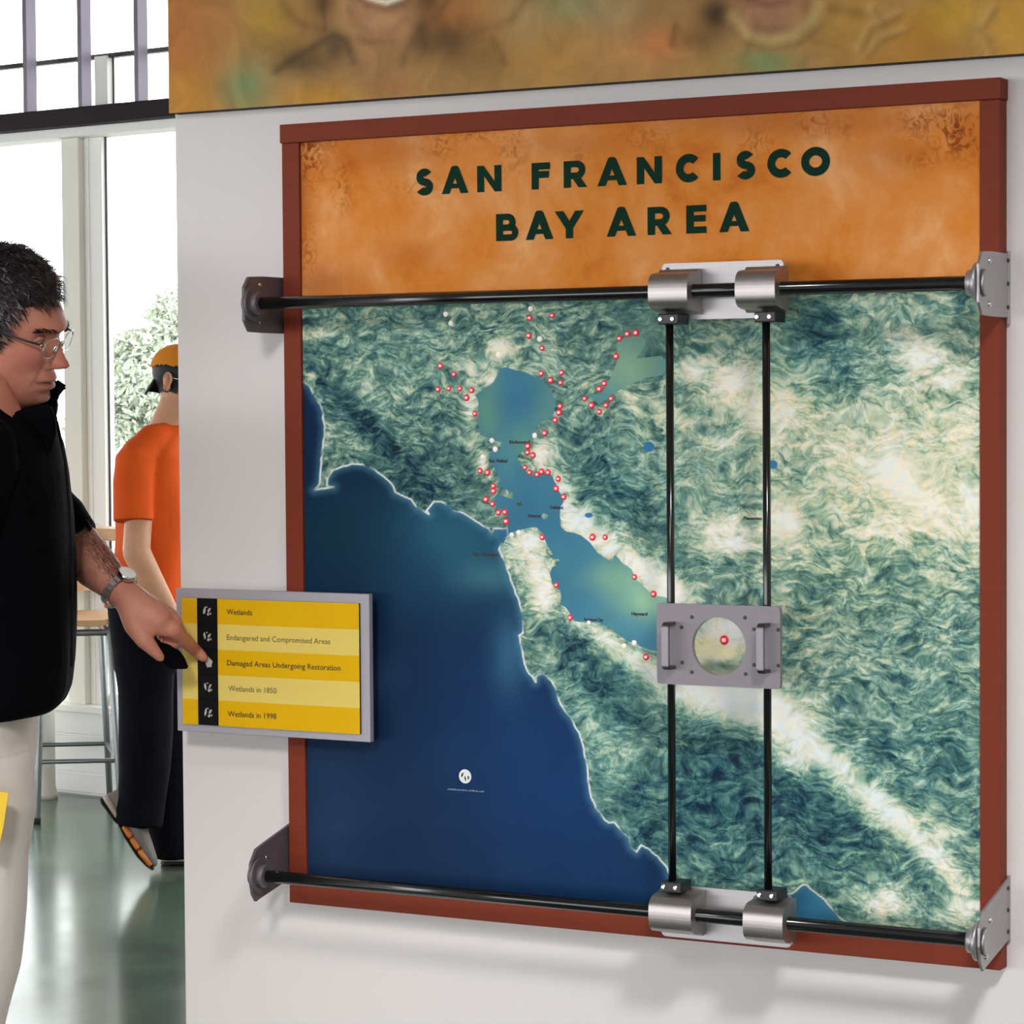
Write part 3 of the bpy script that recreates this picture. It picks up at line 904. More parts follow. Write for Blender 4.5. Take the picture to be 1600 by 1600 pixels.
def sdf(poly, X, Y):
    p = np.array(poly)
    d2 = np.full(X.shape, 1e18); inside = np.zeros(X.shape, bool)
    for (ax, ay), (bx, by) in zip(p, np.roll(p, -1, 0)):
        dx, dy = bx - ax, by - ay
        t = np.clip(((X - ax) * dx + (Y - ay) * dy) / (dx * dx + dy * dy + 1e-12), 0, 1)
        d2 = np.minimum(d2, (X - ax - t * dx) ** 2 + (Y - ay - t * dy) ** 2)
        cnd = (ay > Y) != (by > Y)
        if abs(dy) > 1e-9:
            inside ^= cnd & (X < ax + (Y - ay) * dx / dy)
    d = np.sqrt(d2)
    return np.where(inside, -d, d)

MAP_Y = 0.006
obj('map_backing', boxm(IN_L, IN_R, 0.009, WALL_Y, ZB + 0.040, Z_SPLIT), 'frame', disp)
mme, mco = grid_mesh(IN_L, IN_R, ZB + 0.040, Z_SPLIT, MAP_Y, 440, 360)
MX, MY = to_px(mco)
d_oc = sdf(jag(OCEAN, 0.7, 1), MX, MY)
d_bay = sdf(jag(BAY, 0.8, 2), MX, MY)
d_su = sdf(SUISUN, MX, MY)
d_isl = np.minimum(np.minimum(np.hypot(MX - 851, (MY - 806) * 1.0) - 5, np.hypot(MX - 812, MY - 788) - 4.5), np.hypot((MX - 795) * .5, MY - 771) - 4)
water = np.minimum(np.minimum(d_oc, d_bay), d_su)
water = np.maximum(water, -d_isl)
lago = np.minimum(np.hypot(MX - 1014, MY - 698) - 8, np.minimum(np.hypot((MX - 1208), (MY - 726)) - 7, np.hypot((MX - 920) * .6, MY - 805) - 4))
water = np.minimum(water, lago)
# water colours
wc = np.empty((len(mco), 3)); wc[:] = lin(16, 44, 76)
def wblob(cx, cy, rx, ry, col, k=1.0):
    w = k * np.exp(-((MX - cx) / rx) ** 2 - ((MY - cy) / ry) ** 2)
    wc[:] = wc * (1 - w[:, None]) + lin(*col) * w[:, None]
wblob(530, 830, 130, 100, (14, 52, 72), .9); wblob(560, 1010, 120, 90, (12, 36, 66), .9); wblob(620, 1290, 260, 130, (26, 48, 84), .8); wblob(760, 1100, 110, 140, (20, 54, 98), .8)
wblob(870, 1230, 120, 150, (20, 60, 112), .9); wblob(980, 1390, 120, 70, (18, 56, 100), .8); wblob(740, 850, 100, 90, (34, 88, 116), .9); wblob(690, 830, 60, 50, (40, 96, 120), .8)
wblob(765, 900, 50, 26, (72, 124, 142), .7); wblob(795, 1020, 26, 60, (60, 112, 146), .7); wblob(640, 900, 40, 60, (26, 66, 100), .6); wblob(520, 1280, 60, 100, (40, 62, 96), .6)
wblob(1270, 1420, 60, 50, (64, 134, 170), 1.0); wblob(490, 680, 20, 90, (14, 44, 78), .9); wblob(580, 1060, 40, 60, (44, 70, 108), .5)
cs = np.clip(1 - np.abs(d_oc) / 16, 0, 1) ** 2 * 0.55
wc = wc * (1 - cs[:, None]) + lin(90, 150, 180) * cs[:, None]
bay = (np.minimum(d_bay, d_su) < 3)
wb = np.empty_like(wc); wb[:] = lin(72, 134, 162)
def bblob(cx, cy, rx, ry, col, k=1.0):
    w = k * np.exp(-((MX - cx) / rx) ** 2 - ((MY - cy) / ry) ** 2)
    wb[:] = wb * (1 - w[:, None]) + lin(*col) * w[:, None]
bblob(765, 640, 24, 60, (104, 156, 132), .9); bblob(850, 640, 26, 60, (100, 152, 140), .8); bblob(810, 625, 36, 40, (62, 124, 158), .7); bblob(790, 720, 16, 40, (86, 150, 160), .6); bblob(815, 690, 20, 30, (100, 158, 142), .8)
bblob(830, 800, 40, 40, (62, 122, 156), .8); bblob(960, 905, 50, 34, (138, 188, 160), .95); bblob(1010, 940, 46, 34, (156, 206, 172), .95); bblob(900, 870, 36, 30, (66, 134, 160), .7); bblob(910, 940, 34, 26, (70, 136, 164), .8); bblob(970, 980, 50, 18, (90, 154, 172), .8)
bblob(985, 570, 70, 60, (140, 182, 152), 1.0); bblob(938, 622, 18, 14, (92, 152, 160), .8); bblob(785, 850, 30, 26, (44, 100, 136), .8)
wc[bay] = wb[bay]
blue = lago < 2
wc[blue] = lin(60, 130, 180)
# land: tone (0 dark forest .. 1 bright towns), warmth, grain
tone = np.full(len(mco), 0.47); warm = np.zeros(len(mco)); calm = np.zeros(len(mco)); blu = np.zeros(len(mco))
def tb_(arr, cx, cy, rx, ry, v, rot=0.0):
    c_, s_ = math.cos(math.radians(rot)), math.sin(math.radians(rot))
    x = (MX - cx) * c_ + (MY - cy) * s_; yy = -(MX - cx) * s_ + (MY - cy) * c_
    w = np.exp(-(x / rx) ** 2 - (yy / ry) ** 2)
    arr += (v - arr) * w
for cx, cy, rx, ry, v, rot in ((620, 560, 170, 90, .47, 0), (530, 640, 60, 60, .50, 0), (1330, 700, 190, 200, .74, 0), (1400, 1000, 190, 140, .56, 0), (1120, 700, 90, 140, .55, 0), (1120, 1250, 130, 110, .30, 0),
                               (590, 680, 150, 20, .12, 46), (700, 720, 60, 40, .32, 40), (700, 650, 50, 22, .38, 20), (720, 790, 60, 18, .30, 30), (640, 760, 60, 18, .2, 44),
                               (935, 720, 90, 26, .36, 42), (1000, 800, 60, 26, .32, 42), (905, 660, 40, 30, .46, 0), (1010, 720, 30, 40, .52, 0),
                               (1275, 520, 50, 60, .32, 0), (1310, 590, 50, 40, .40, 0), (1350, 540, 40, 40, .42, 0), (1480, 490, 60, 30, .47, 0), (975, 500, 40, 24, .38, 0), (1010, 510, 36, 36, .44, 0), (1020, 560, 30, 20, .40, 0),
                               (1120, 540, 60, 30, .50, 0), (960, 1090, 130, 34, .24, 50), (900, 1040, 60, 22, .30, 55), (1110, 1180, 70, 60, .20, 0), (1010, 1230, 60, 50, .26, 20), (1100, 1300, 110, 90, .33, 0), (1230, 1250, 80, 60, .26, 20), (1290, 1310, 90, 50, .30, 30), (1380, 1340, 60, 30, .34, 20),
                               (960, 1180, 40, 60, .55, 60), (925, 1130, 18, 50, .62, -25), (1180, 700, 40, 20, .40, 0), (1300, 935, 60, 30, .46, 0), (1420, 920, 70, 60, .50, 0), (1400, 1130, 90, 80, .44, 0), (1500, 1200, 60, 90, .40, 0), (1500, 1060, 60, 60, .5, 0),
                               (1110, 770, 60, 40, .52, 0), (1260, 740, 50, 40, .66, 0), (1250, 870, 60, 30, .60, 0),
                               # bright towns and bare ground
                               (785, 545, 24, 22, .90, 0), (768, 592, 16, 12, .86, 0), (740, 570, 30, 12, .70, 0), (735, 640, 10, 40, .74, 0), (672, 532, 40, 9, .70, 12), (755, 725, 10, 16, .8, 0), (848, 712, 20, 26, .92, 0),
                               (858, 545, 20, 40, .60, 0), (832, 500, 14, 30, .58, 0), (880, 790, 16, 40, .90, -30), (905, 815, 24, 22, .95, 0), (945, 850, 34, 22, .95, 40), (1000, 890, 60, 22, .94, 42), (1050, 925, 40, 22, .97, 40), (880, 760, 30, 10, .82, 50),
                               (825, 850, 30, 26, .95, 0), (835, 895, 26, 34, .90, -20), (850, 935, 20, 26, .94, 0), (905, 965, 22, 14, .93, 40), (950, 1000, 60, 14, .84, 40), (1015, 1050, 50, 18, .80, 40), (1100, 1060, 50, 40, .98, 0), (1150, 1095, 80, 34, 1.0, 10), (1120, 1030, 50, 40, .97, 0),
                               (1230, 1130, 50, 36, 1.0, 40), (1290, 1180, 60, 22, .95, 38), (1240, 1190, 30, 20, .9, 0), (1350, 1240, 60, 20, .88, 38), (1410, 1285, 60, 22, .95, 38), (1470, 1345, 50, 16, .92, 45), (1385, 1410, 40, 30, .82, 0), (1500, 1420, 30, 30, .80, 0), (1470, 1300, 30, 16, .7, 0),
                               (1080, 580, 26, 20, .88, 0), (1140, 600, 40, 40, .90, 0), (1180, 640, 20, 40, .86, 0), (1230, 640, 36, 40, .88, 0), (1440, 555, 40, 26, .90, 20), (1500, 590, 40, 20, .84, 0), (1500, 680, 50, 50, .84, 0), (1400, 740, 40, 30, .98, 30), (1440, 780, 60, 30, .92, 20), (1510, 800, 50, 60, .92, 0),
                               (1400, 820, 60, 20, .86, 0), (1130, 830, 36, 26, .92, 0), (1225, 815, 30, 30, .97, 0), (1150, 850, 30, 14, .84, 0), (1290, 750, 40, 30, .74, 0), (1210, 700, 30, 20, .74, 0), (1040, 640, 40, 12, .7, 30), (985, 630, 10, 30, .78, -35), (1345, 660, 30, 20, .62, 0), (500, 520, 30, 8, .8, 0), (485, 585, 10, 5, .85, 0),
                               (1140, 985, 34, 30, 1.0, 0), (1125, 1040, 40, 12, .52, 0), (1120, 690, 40, 8, .7, 5), (1090, 660, 40, 6, .72, 0)):
    tb_(tone, cx, cy, rx, ry, v, rot)
for cx, cy, rx, ry, v in ((1230, 640, 60, 60, .9), (1400, 800, 160, 80, .8), (1300, 720, 120, 90, .6), (1480, 700, 90, 120, .6), (780, 545, 30, 30, .5), (1103, 1010, 24, 15, 3.2), (1130, 1018, 26, 8, 2.6), (1350, 900, 120, 60, .55), (1430, 1280, 60, 40, .4), (1130, 620, 60, 60, .4), (1010, 650, 20, 40, .5)):
    tb_(warm, cx, cy, rx, ry, v)
for cx, cy, rx, ry, v in ((1110, 1250, 160, 120, .85), (960, 1090, 100, 60, .7), (1250, 1260, 110, 70, .75), (1450, 1170, 120, 110, .45), (960, 760, 90, 70, .6), (1280, 540, 80, 60, .6), (650, 560, 60, 40, .3), (930, 1180, 60, 100, .5), (1300, 1340, 120, 60, .5)):
    tb_(blu, cx, cy, rx, ry, v)
for cx, cy, rx, ry, v in ((1170, 1085, 70, 40, .9), (1400, 740, 50, 40, .7), (1010, 530, 30, 40, .8), (970, 540, 20, 50, .6), (1225, 815, 40, 40, .6), (1110, 1060, 50, 40, .9), (835, 600, 1, 1, 0)):
    tb_(calm, cx, cy, rx, ry, v)
set_float(mme, 'water', water / 1000.0 * 1.0); set_float(mme, 'surf', np.abs(d_oc) / 1000.0)
set_float(mme, 'tone', tone); set_float(mme, 'warm', warm); set_float(mme, 'calm', calm); set_float(mme, 'bluish', blu)
set_color(mme, 'seacol', wc)
set_float(mme, 'side', np.clip((MX - 1050 + (MY - 900) * .35) / 180 + .5, 0, 1))

def map_mat():
    m, nt, b = new_mat('aerial_map_print')
    N, L = nt.nodes, nt.links
    b.inputs['Roughness'].default_value = 0.55
    b.inputs['Specular IOR Level'].default_value = 0.10
    tc = N.new('ShaderNodeTexCoord')
    def attr(n):
        a = N.new('ShaderNodeAttribute'); a.attribute_name = n; return a
    def math_(op, a, b_=None, c=None):
        x = N.new('ShaderNodeMath'); x.operation = op
        for i, v in enumerate((a, b_, c)):
            if v is None: continue
            if isinstance(v, (int, float)): x.inputs[i].default_value = v
            else: L.new(v, x.inputs[i])
        return x.outputs[0]
    def noise(scale, detail, dist, rough=.5, vec=None):
        n = N.new('ShaderNodeTexNoise'); n.inputs['Scale'].default_value = scale; n.inputs['Detail'].default_value = detail
        n.inputs['Distortion'].default_value = dist; n.inputs['Roughness'].default_value = rough
        L.new(vec or tc.outputs['Object'], n.inputs['Vector']); return n
    # domain warp so that the ridges swirl instead of running one way
    nw = noise(11, 2, 0.0)
    wv_ = N.new('ShaderNodeVectorMath'); wv_.operation = 'MULTIPLY_ADD'
    wv_.inputs[1].default_value = (.075, .075, .075)
    L.new(nw.outputs['Color'], wv_.inputs[0]); L.new(tc.outputs['Object'], wv_.inputs[2])
    def ridged(rot, scale, det):
        mp = N.new('ShaderNodeMapping'); mp.inputs['Rotation'].default_value = (0, math.radians(rot), 0); mp.inputs['Scale'].default_value = (.62, 1, 1.45)
        L.new(wv_.outputs[0], mp.inputs['Vector'])
        return mp.outputs[0], noise(scale, det, .9, .5, mp.outputs[0]).outputs['Fac']
    mpa, na = ridged(45, 58, 2.2)
    mpb, nb = ridged(8, 52, 2.2)
    side = attr('side').outputs['Fac']
    def blend(a_, b_):
        return math_('ADD', math_('MULTIPLY', a_, math_('SUBTRACT', 1.0, side)), math_('MULTIPLY', b_, side))
    r1 = math_('SUBTRACT', blend(na, nb), .5)
    r2 = math_('SUBTRACT', noise(120, 2, 1.2, .5, wv_.outputs[0]).outputs['Fac'], .5)
    r3 = math_('SUBTRACT', noise(8, 4, .6).outputs['Fac'], .5)
    r4 = math_('SUBTRACT', noise(24, 3, 1.0, .6).outputs['Fac'], .5)
    g = math_('ADD', math_('MULTIPLY', r1, 2.0), math_('MULTIPLY', r2, .7))
    ca = math_('ABSOLUTE', math_('SUBTRACT', noise(34, 1.5, 1.2, .5, mpa).outputs['Fac'], .5))
    cb = math_('ABSOLUTE', math_('SUBTRACT', noise(30, 1.5, 1.2, .5, mpb).outputs['Fac'], .5))
    cre = math_('SUBTRACT', 1.0, math_('MINIMUM', math_('MULTIPLY', blend(ca, cb), 20), 1.0))
    g = math_('ADD', g, math_('MULTIPLY', cre, -.22))
    amp = math_('SUBTRACT', 1.0, attr('calm').outputs['Fac'])
    ton = attr('tone').outputs['Fac']
    ton = math_('ADD', math_('MULTIPLY', math_('SUBTRACT', ton, .5), 1.08), .525)
    # ragged edges of towns and forests, then relief, weaker on bright ground
    ton = math_('ADD', ton, math_('MULTIPLY', r4, .40))
    k = math_('MULTIPLY', amp, math_('SUBTRACT', 1.0, math_('MULTIPLY', math_('MINIMUM', math_('MAXIMUM', math_('SUBTRACT', ton, .68), 0.0), .36), 1.35)))
    t = math_('ADD', math_('ADD', ton, math_('MULTIPLY', math_('MULTIPLY', g, k), .50)), math_('MULTIPLY', r3, .26))
    cr = N.new('ShaderNodeValToRGB')
    el = cr.color_ramp.elements
    el[0].position = 0.04; el[0].color = srgb(22, 44, 64)
    el[1].position = 0.98; el[1].color = srgb(254, 252, 246)
    for p, c in ((.20, srgb(42, 78, 90)), (.34, srgb(74, 114, 112)), (.48, srgb(112, 150, 138)), (.61, srgb(164, 192, 170)), (.73, srgb(212, 221, 196)), (.85, srgb(241, 238, 222))):
        e = el.new(p); e.color = c
    L.new(t, cr.inputs[0])
    def mix(fac, a, b_, mode='MIX'):
        x = N.new('ShaderNodeMix'); x.data_type = 'RGBA'; x.blend_type = mode
        if isinstance(fac, (int, float)): x.inputs[0].default_value = fac
        else: L.new(fac, x.inputs[0])
        for i, v in ((6, a), (7, b_)):
            if isinstance(v, tuple): x.inputs[i].default_value = v
            else: L.new(v, x.inputs[i])
        return x.outputs[2]
    col = mix(math_('MULTIPLY', attr('warm').outputs['Fac'], .55), cr.outputs[0], (1.0, .93, .66, 1), 'MULTIPLY')
    col = mix(math_('MULTIPLY', attr('bluish').outputs['Fac'], .75), col, (.62, .92, 1.05, 1), 'MULTIPLY')
    # specks of green, cream and blue so that neighbouring slopes differ in hue
    n4 = noise(38, 2, 1.5)
    hue = N.new('ShaderNodeValToRGB')
    hue.color_ramp.elements[0].position = .34; hue.color_ramp.elements[0].color = (.90, 1.0, 1.08, 1)
    hue.color_ramp.elements[1].position = .66; hue.color_ramp.elements[1].color = (1.06, 1.0, .90, 1)
    L.new(n4.outputs['Fac'], hue.inputs[0])
    col = mix(.8, col, hue.outputs[0], 'MULTIPLY')
    # water
    n5 = noise(9, 4, .8)
    wv = N.new('ShaderNodeValToRGB')
    wv.color_ramp.elements[0].position = .3; wv.color_ramp.elements[0].color = (.78, .86, .90, 1)
    wv.color_ramp.elements[1].position = .75; wv.color_ramp.elements[1].color = (1.2, 1.14, 1.1, 1)
    L.new(n5.outputs['Fac'], wv.inputs[0])
    sea = mix(.8, attr('seacol').outputs['Color'], wv.outputs[0], 'MULTIPLY')
    mask = N.new('ShaderNodeMapRange'); mask.inputs['From Min'].default_value = -.0006; mask.inputs['From Max'].default_value = .0006
    L.new(attr('water').outputs['Fac'], mask.inputs['Value'])
    col = mix(mask.outputs[0], sea, col)
    # white surf line along the ocean shore, broken by noise
    s = N.new('ShaderNodeMapRange'); s.inputs['From Min'].default_value = .0009; s.inputs['From Max'].default_value = .0021
    s.inputs['To Min'].default_value = 1.0; s.inputs['To Max'].default_value = 0.0
    L.new(attr('surf').outputs['Fac'], s.inputs['Value'])
    brk = N.new('ShaderNodeMapRange'); brk.inputs['From Min'].default_value = .34; brk.inputs['From Max'].default_value = .5
    L.new(noise(30, 2, 0).outputs['Fac'], brk.inputs['Value'])
    col = mix(math_('MULTIPLY', math_('MULTIPLY', s.outputs[0], brk.outputs[0]), .95), col, srgb(232, 240, 236))
    L.new(col, b.inputs['Base Color'])
    return m
sheet = obj('map_sheet', mme, map_mat(), disp)
sheet['label'] = 'aerial relief map with dark blue ocean and pale green hills'

# indicator lights of the map (px -> place on the sheet)
def led_meshes(core_mat, rim_mat):
    bm = bmesh.new()
    bmesh.ops.create_uvsphere(bm, u_segments=14, v_segments=8, radius=1.0)
    bmesh.ops.scale(bm, vec=(1, .45, 1), verts=bm.verts)
    for f in bm.faces:
        f.smooth = True
        c = f.calc_center_median()
        f.material_index = 1 if math.hypot(c.x, c.z) < .52 else 0
    me = bpy.data.meshes.new('indicator_light'); bm.to_mesh(me); bm.free()
    me.materials.append(M[rim_mat]); me.materials.append(M[core_mat])
    return me
led_red = led_meshes('led_core', 'led'); led_wht = led_meshes('led_white', 'led_white')
z3 = lambda x, y: (640 + x / 3.81, 460 + y / 3.81)
z4 = lambda x, y: (740 + x / 4.444, 780 + y / 4.444)
reds = [z3(*q) for q in ((715, 140), (850, 125), (710, 245), (790, 320), (785, 470), (905, 465), (900, 525), (185, 425), (265, 475), (170, 565), (235, 560), (300, 560), (370, 570), (340, 615), (390, 710), (1250, 262), (1297, 235), (1348, 228),
        (1230, 368), (1160, 530), (1130, 562), (1043, 620), (1083, 660), (1130, 698), (1170, 660), (1200, 620), (897, 665), (890, 703), (868, 748), (805, 825), (705, 903), (703, 940), (735, 957), (688, 1030), (715, 1060), (760, 1072), (787, 1055), (825, 1060),
        (885, 1098), (873, 1155), (918, 1205), (500, 1140), (500, 1170), (455, 1220), (495, 1247), (530, 1298), (568, 1295), (575, 1350), (465, 1060), (420, 1050), (1090, 1445), (1165, 1445), (790, 1445), (840, 510))]
reds += [z4(*q) for q in ((575, 595), (672, 822), (1118, 540), (1250, 658), (1198, 1095))]
whites = [z3(*q) for q in ((490, 870), (510, 922), (435, 968), (745, 840), (215, 118), (245, 172), (720, 85), (530, 360), (775, 265), (608, 1432), (650, 1418))] + [z4(800, 857), z4(1115, 998), z4(1045, 1020)]
def put_led(px, py, me, r):
    o = bpy.data.objects.new('indicator_light', me); COL.objects.link(o)
    o.parent = sheet; o.matrix_parent_inverse = Matrix.Identity(4)
    p = pl(px, py, MAP_Y); o.location = (p.x, p.y - 0.0002, p.z); o.scale = (r, r, r)
    return o
for q in reds: put_led(q[0], q[1], led_red, 0.0052 * random.uniform(.88, 1.12))
for q in whites: put_led(q[0], q[1], led_wht, 0.0042 * random.uniform(.85, 1.15))
put_led(1132, 1000, led_red, 0.0075)
# place names in tiny ink, the emblem and its caption
for body, x0, x1, y in (('Richmond', 796, 828, 693), ('San Rafael', 764, 793, 722), ('Alcatraz', 824, 846, 808), ('Oakland', 859, 880, 795), ('San Francisco', 740, 780, 868), ('Redwood City', 913, 943, 970), ('Hayward', 987, 1012, 961), ('Pleasanton', 1162, 1191, 812)):
    a = pl(x0, y, MAP_Y); b_ = pl(x1, y, MAP_Y)
    text_mesh(body, 0, a.x, a.z, MAP_Y - .0006, width=b_.x - a.x, cap=.0048, material='ink', parent=sheet, name='place_name', bold=.045)
ec = pl(727, 1213, MAP_Y)
bm = bmesh.new()
bmesh.ops.create_circle(bm, cap_ends=True, radius=0.0115, segments=28, matrix=Matrix.Translation((ec.x, MAP_Y - .0006, ec.z)) @ Matrix.Rotation(math.pi / 2, 4, 'X'))
em = obj('emblem', bm, 'white_ink', sheet); em['label'] = 'small round white emblem'
bm = bmesh.new()
for cx, cz, rx, rz, rot in ((-.0052, .0022, .0016, .0042, -25), (.0004, -.0035, .0013, .0042, 14), (.0062, -.0016, .0016, .003, 0)):
    th = math.radians(rot)
    vs = []
    for k in range(14):
        a = 2 * math.pi * k / 14
        x, zz = rx * math.cos(a), rz * math.sin(a)
        vs.append(bm.verts.new((ec.x + cx + x * math.cos(th) - zz * math.sin(th), MAP_Y - .0010, ec.z + cz + x * math.sin(th) + zz * math.cos(th))))
    bm.faces.new(vs)
obj('emblem_mark', bm, 'ink', sheet)
ca = pl(700, 1234, MAP_Y); cb = pl(757, 1234, MAP_Y)
bm = bmesh.new()
x = ca.x
rg = random.Random(3)
while x < cb.x:
    w = rg.uniform(.002, .006)
    hgt = rg.uniform(.0014, .0026)
    bm.faces.new([bm.verts.new(q) for q in ((x, MAP_Y - .0006, ca.z), (x + w, MAP_Y - .0006, ca.z), (x + w, MAP_Y - .0006, ca.z + hgt), (x, MAP_Y - .0006, ca.z + hgt))])
    x += w + rg.uniform(.0006, .0016)
obj('caption_line', bm, 'blue_ink', sheet)

# ================================================================== RAILS ACROSS THE MAP
RY = -0.085
RX0, RX1 = -0.004, 1.2407
def screw(p, d, r, parent, material='steel', name='screw'):
    d = Vector(d).normalized()
    bm = cylm(Vector(p) - d * .001, Vector(p) + d * r * .55, r, r * .85, 12)
    bmesh.ops.bevel(bm, geom=[e for e in bm.edges if len(e.link_faces) == 2 and e.calc_face_angle(0) > 1], offset=r * .15, segments=1, affect='EDGES')
    return obj(name, bm, material, parent)

def rail(name, label, z, top):
    t = thing(name, label, 'rail', (RX0, WALL_Y, z), 'guide rails of the map viewer')
    obj('rod', cylm((RX0, RY, z), (RX1, RY, z), 0.0103, None, 32), 'black_rod', t)
    if top:
        poly = [(WALL_Y - .0004, z + .046), (-.05, z + .046), (-.092, z + .044), (-.106, z + .026), (-.106, z - .028), (-.092, z - .046), (-.05, z - .047), (WALL_Y - .0004, z - .047)]
    else:
        poly = [(WALL_Y - .0004, z + .076), (-.06, z + .052), (-.088, z + .044), (-.104, z + .022), (-.106, z - .004), (-.100, z - .030), (-.090, z - .043), (-.080, z - .040), (WALL_Y - .0004, z - .016)]
    for s, x in ((-1, RX0), (1, RX1)):
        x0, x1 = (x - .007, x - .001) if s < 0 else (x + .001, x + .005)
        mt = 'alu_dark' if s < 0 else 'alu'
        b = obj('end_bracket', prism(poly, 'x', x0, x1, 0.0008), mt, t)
        # wall foot of the bracket
        fz0, fz1 = (z - .058, z + .05) if top else (z - .02, z + .078)
        fx = (x0 - .003, x1) if s < 0 else (x0, x1 + .001)
        obj('wall_foot', boxm(fx[0], fx[1], WALL_Y - .006, WALL_Y - .0004, fz0, fz1, .001), mt, b)
        inn = -s
        c = Vector((x, RY, z))
        bm = bmesh.new()
        cyl(bm, c, c + Vector((inn * .006, 0, 0)), .029, .029, 32)
        cyl(bm, c + Vector((inn * .006, 0, 0)), c + Vector((inn * .018, 0, 0)), .021, .018, 32)
        bmesh.ops.recalc_face_normals(bm, faces=bm.faces)
        fl__ = obj('flange', bm, mt, b)
        bm2 = cylm(c + Vector((s * .007, 0, 0)), c + Vector((s * .011, 0, 0)), .020, .018, 28)
        obj('end_cap', bm2, mt, b)
        ys = ((-.062, .032), (-.062, -.030)) if top else ((-.060, .026), (-.078, -.024))
        for yy, zz in ys:
            screw((x1 if s > 0 else x0, yy, z + zz), (s, 0, 0), .0048, b, 'steel')
            screw((x0 if s > 0 else x1, yy, z + zz), (-s, 0, 0), .0042, b, 'steel')
        for k in range(3):
            zz = z + (.036 - .034 * k if top else .060 - .032 * k)
            screw((x1 if s > 0 else x0, WALL_Y - .010, zz), (s, 0, 0), .0034, b, 'dark_steel')
    return t
Z_TR, Z_BR = 1.738, 0.7955
rail('guide_rail', 'upper black guide rail in steel end brackets below the orange title', Z_TR, True)
rail('guide_rail', 'lower black guide rail in steel end brackets along the frame bottom', Z_BR, False)

# ---- sliding carriage: two back plates, four bearing blocks, two uprights
VX0, VX1 = 0.7515, 0.9095
carr = thing('sliding_carriage', 'sliding carriage of two black uprights between aluminium bearing plates', 'carriage', (0.83, WALL_Y, Z_BR))
def rounded_rect(x0, x1, z0, z1, r, n=5):
    pts = []
    for cx, cz, a0 in ((x1 - r, z1 - r, 0), (x0 + r, z1 - r, 90), (x0 + r, z0 + r, 180), (x1 - r, z0 + r, 270)):
        for k in range(n + 1):
            a = math.radians(a0 + 90 * k / n)
            pts.append((cx + r * math.cos(a), cz + r * math.sin(a)))
    return pts
def bored(prof, c, r, x0, x1, n=72):
    """housing of outline prof (y,z) with a round bore of radius r along x"""
    import bisect
    pol = sorted(((math.atan2(b - c[1], a - c[0]) % (2 * math.pi), a, b) for a, b in prof))
    outer = []
    m = len(pol)
    for k in range(n):
        an = 2 * math.pi * k / n
        d = (math.cos(an), math.sin(an))
        best = None
        for i in range(m):
            p, q = pol[i], pol[(i + 1) % m]
            ex, ey = q[1] - p[1], q[2] - p[2]
            det = d[0] * (-ey) + d[1] * ex
            if abs(det) < 1e-14: continue
            rx, ry = p[1] - c[0], p[2] - c[1]
            t = (rx * (-ey) + ry * ex) / det
            w = (d[0] * ry - d[1] * rx) / det
            if t > 0 and -1e-6 <= w <= 1 + 1e-6: best = t if best is None else max(best, t)
        outer.append((c[0] + d[0] * best, c[1] + d[1] * best))
    bm = bmesh.new()
    inner = [(c[0] + r * math.cos(2 * math.pi * k / n), c[1] + r * math.sin(2 * math.pi * k / n)) for k in range(n)]
    R_ = [[bm.verts.new((x, p[0], p[1])) for p in ring] for ring, x in ((outer, x0), (outer, x1), (inner, x1), (inner, x0))]
    for a in range(4):
        A, B = R_[a], R_[(a + 1) % 4]
        for k in range(n):
            bm.faces.new((A[k], A[(k + 1) % n], B[(k + 1) % n], B[k]))
    bmesh.ops.recalc_face_normals(bm, faces=bm.faces)
    return bm
def bearing(x0, x1, z, parent):
    # extruded housing: flat base flanges, rounded belly around the rod
    pr_ = [(-.058, .034), (-.070, .034), (-.072, .030), (-.090, .0285), (-.100, .026), (-.106, .0215)]
    prof = pr_ + [(-.1075 - .004 * math.cos(a), .019 * math.sin(a)) for a in [math.radians(70 - 14 * k) for k in range(11)]] + [(a, -b) for a, b in pr_[::-1]]
    prof = [(a, z + b) for a, b in prof]
    b = obj('bearing_block', bored(prof, (RY, z), .0108, x0, x1), 'alu_block', parent)
    for zz in (.0315, -.0315):
        for xx in (x0 + .008, x1 - .008):
            screw((xx, -.0705, z + zz * .93), (0, -1, 0), .0028, b, 'dark_steel')
    return b
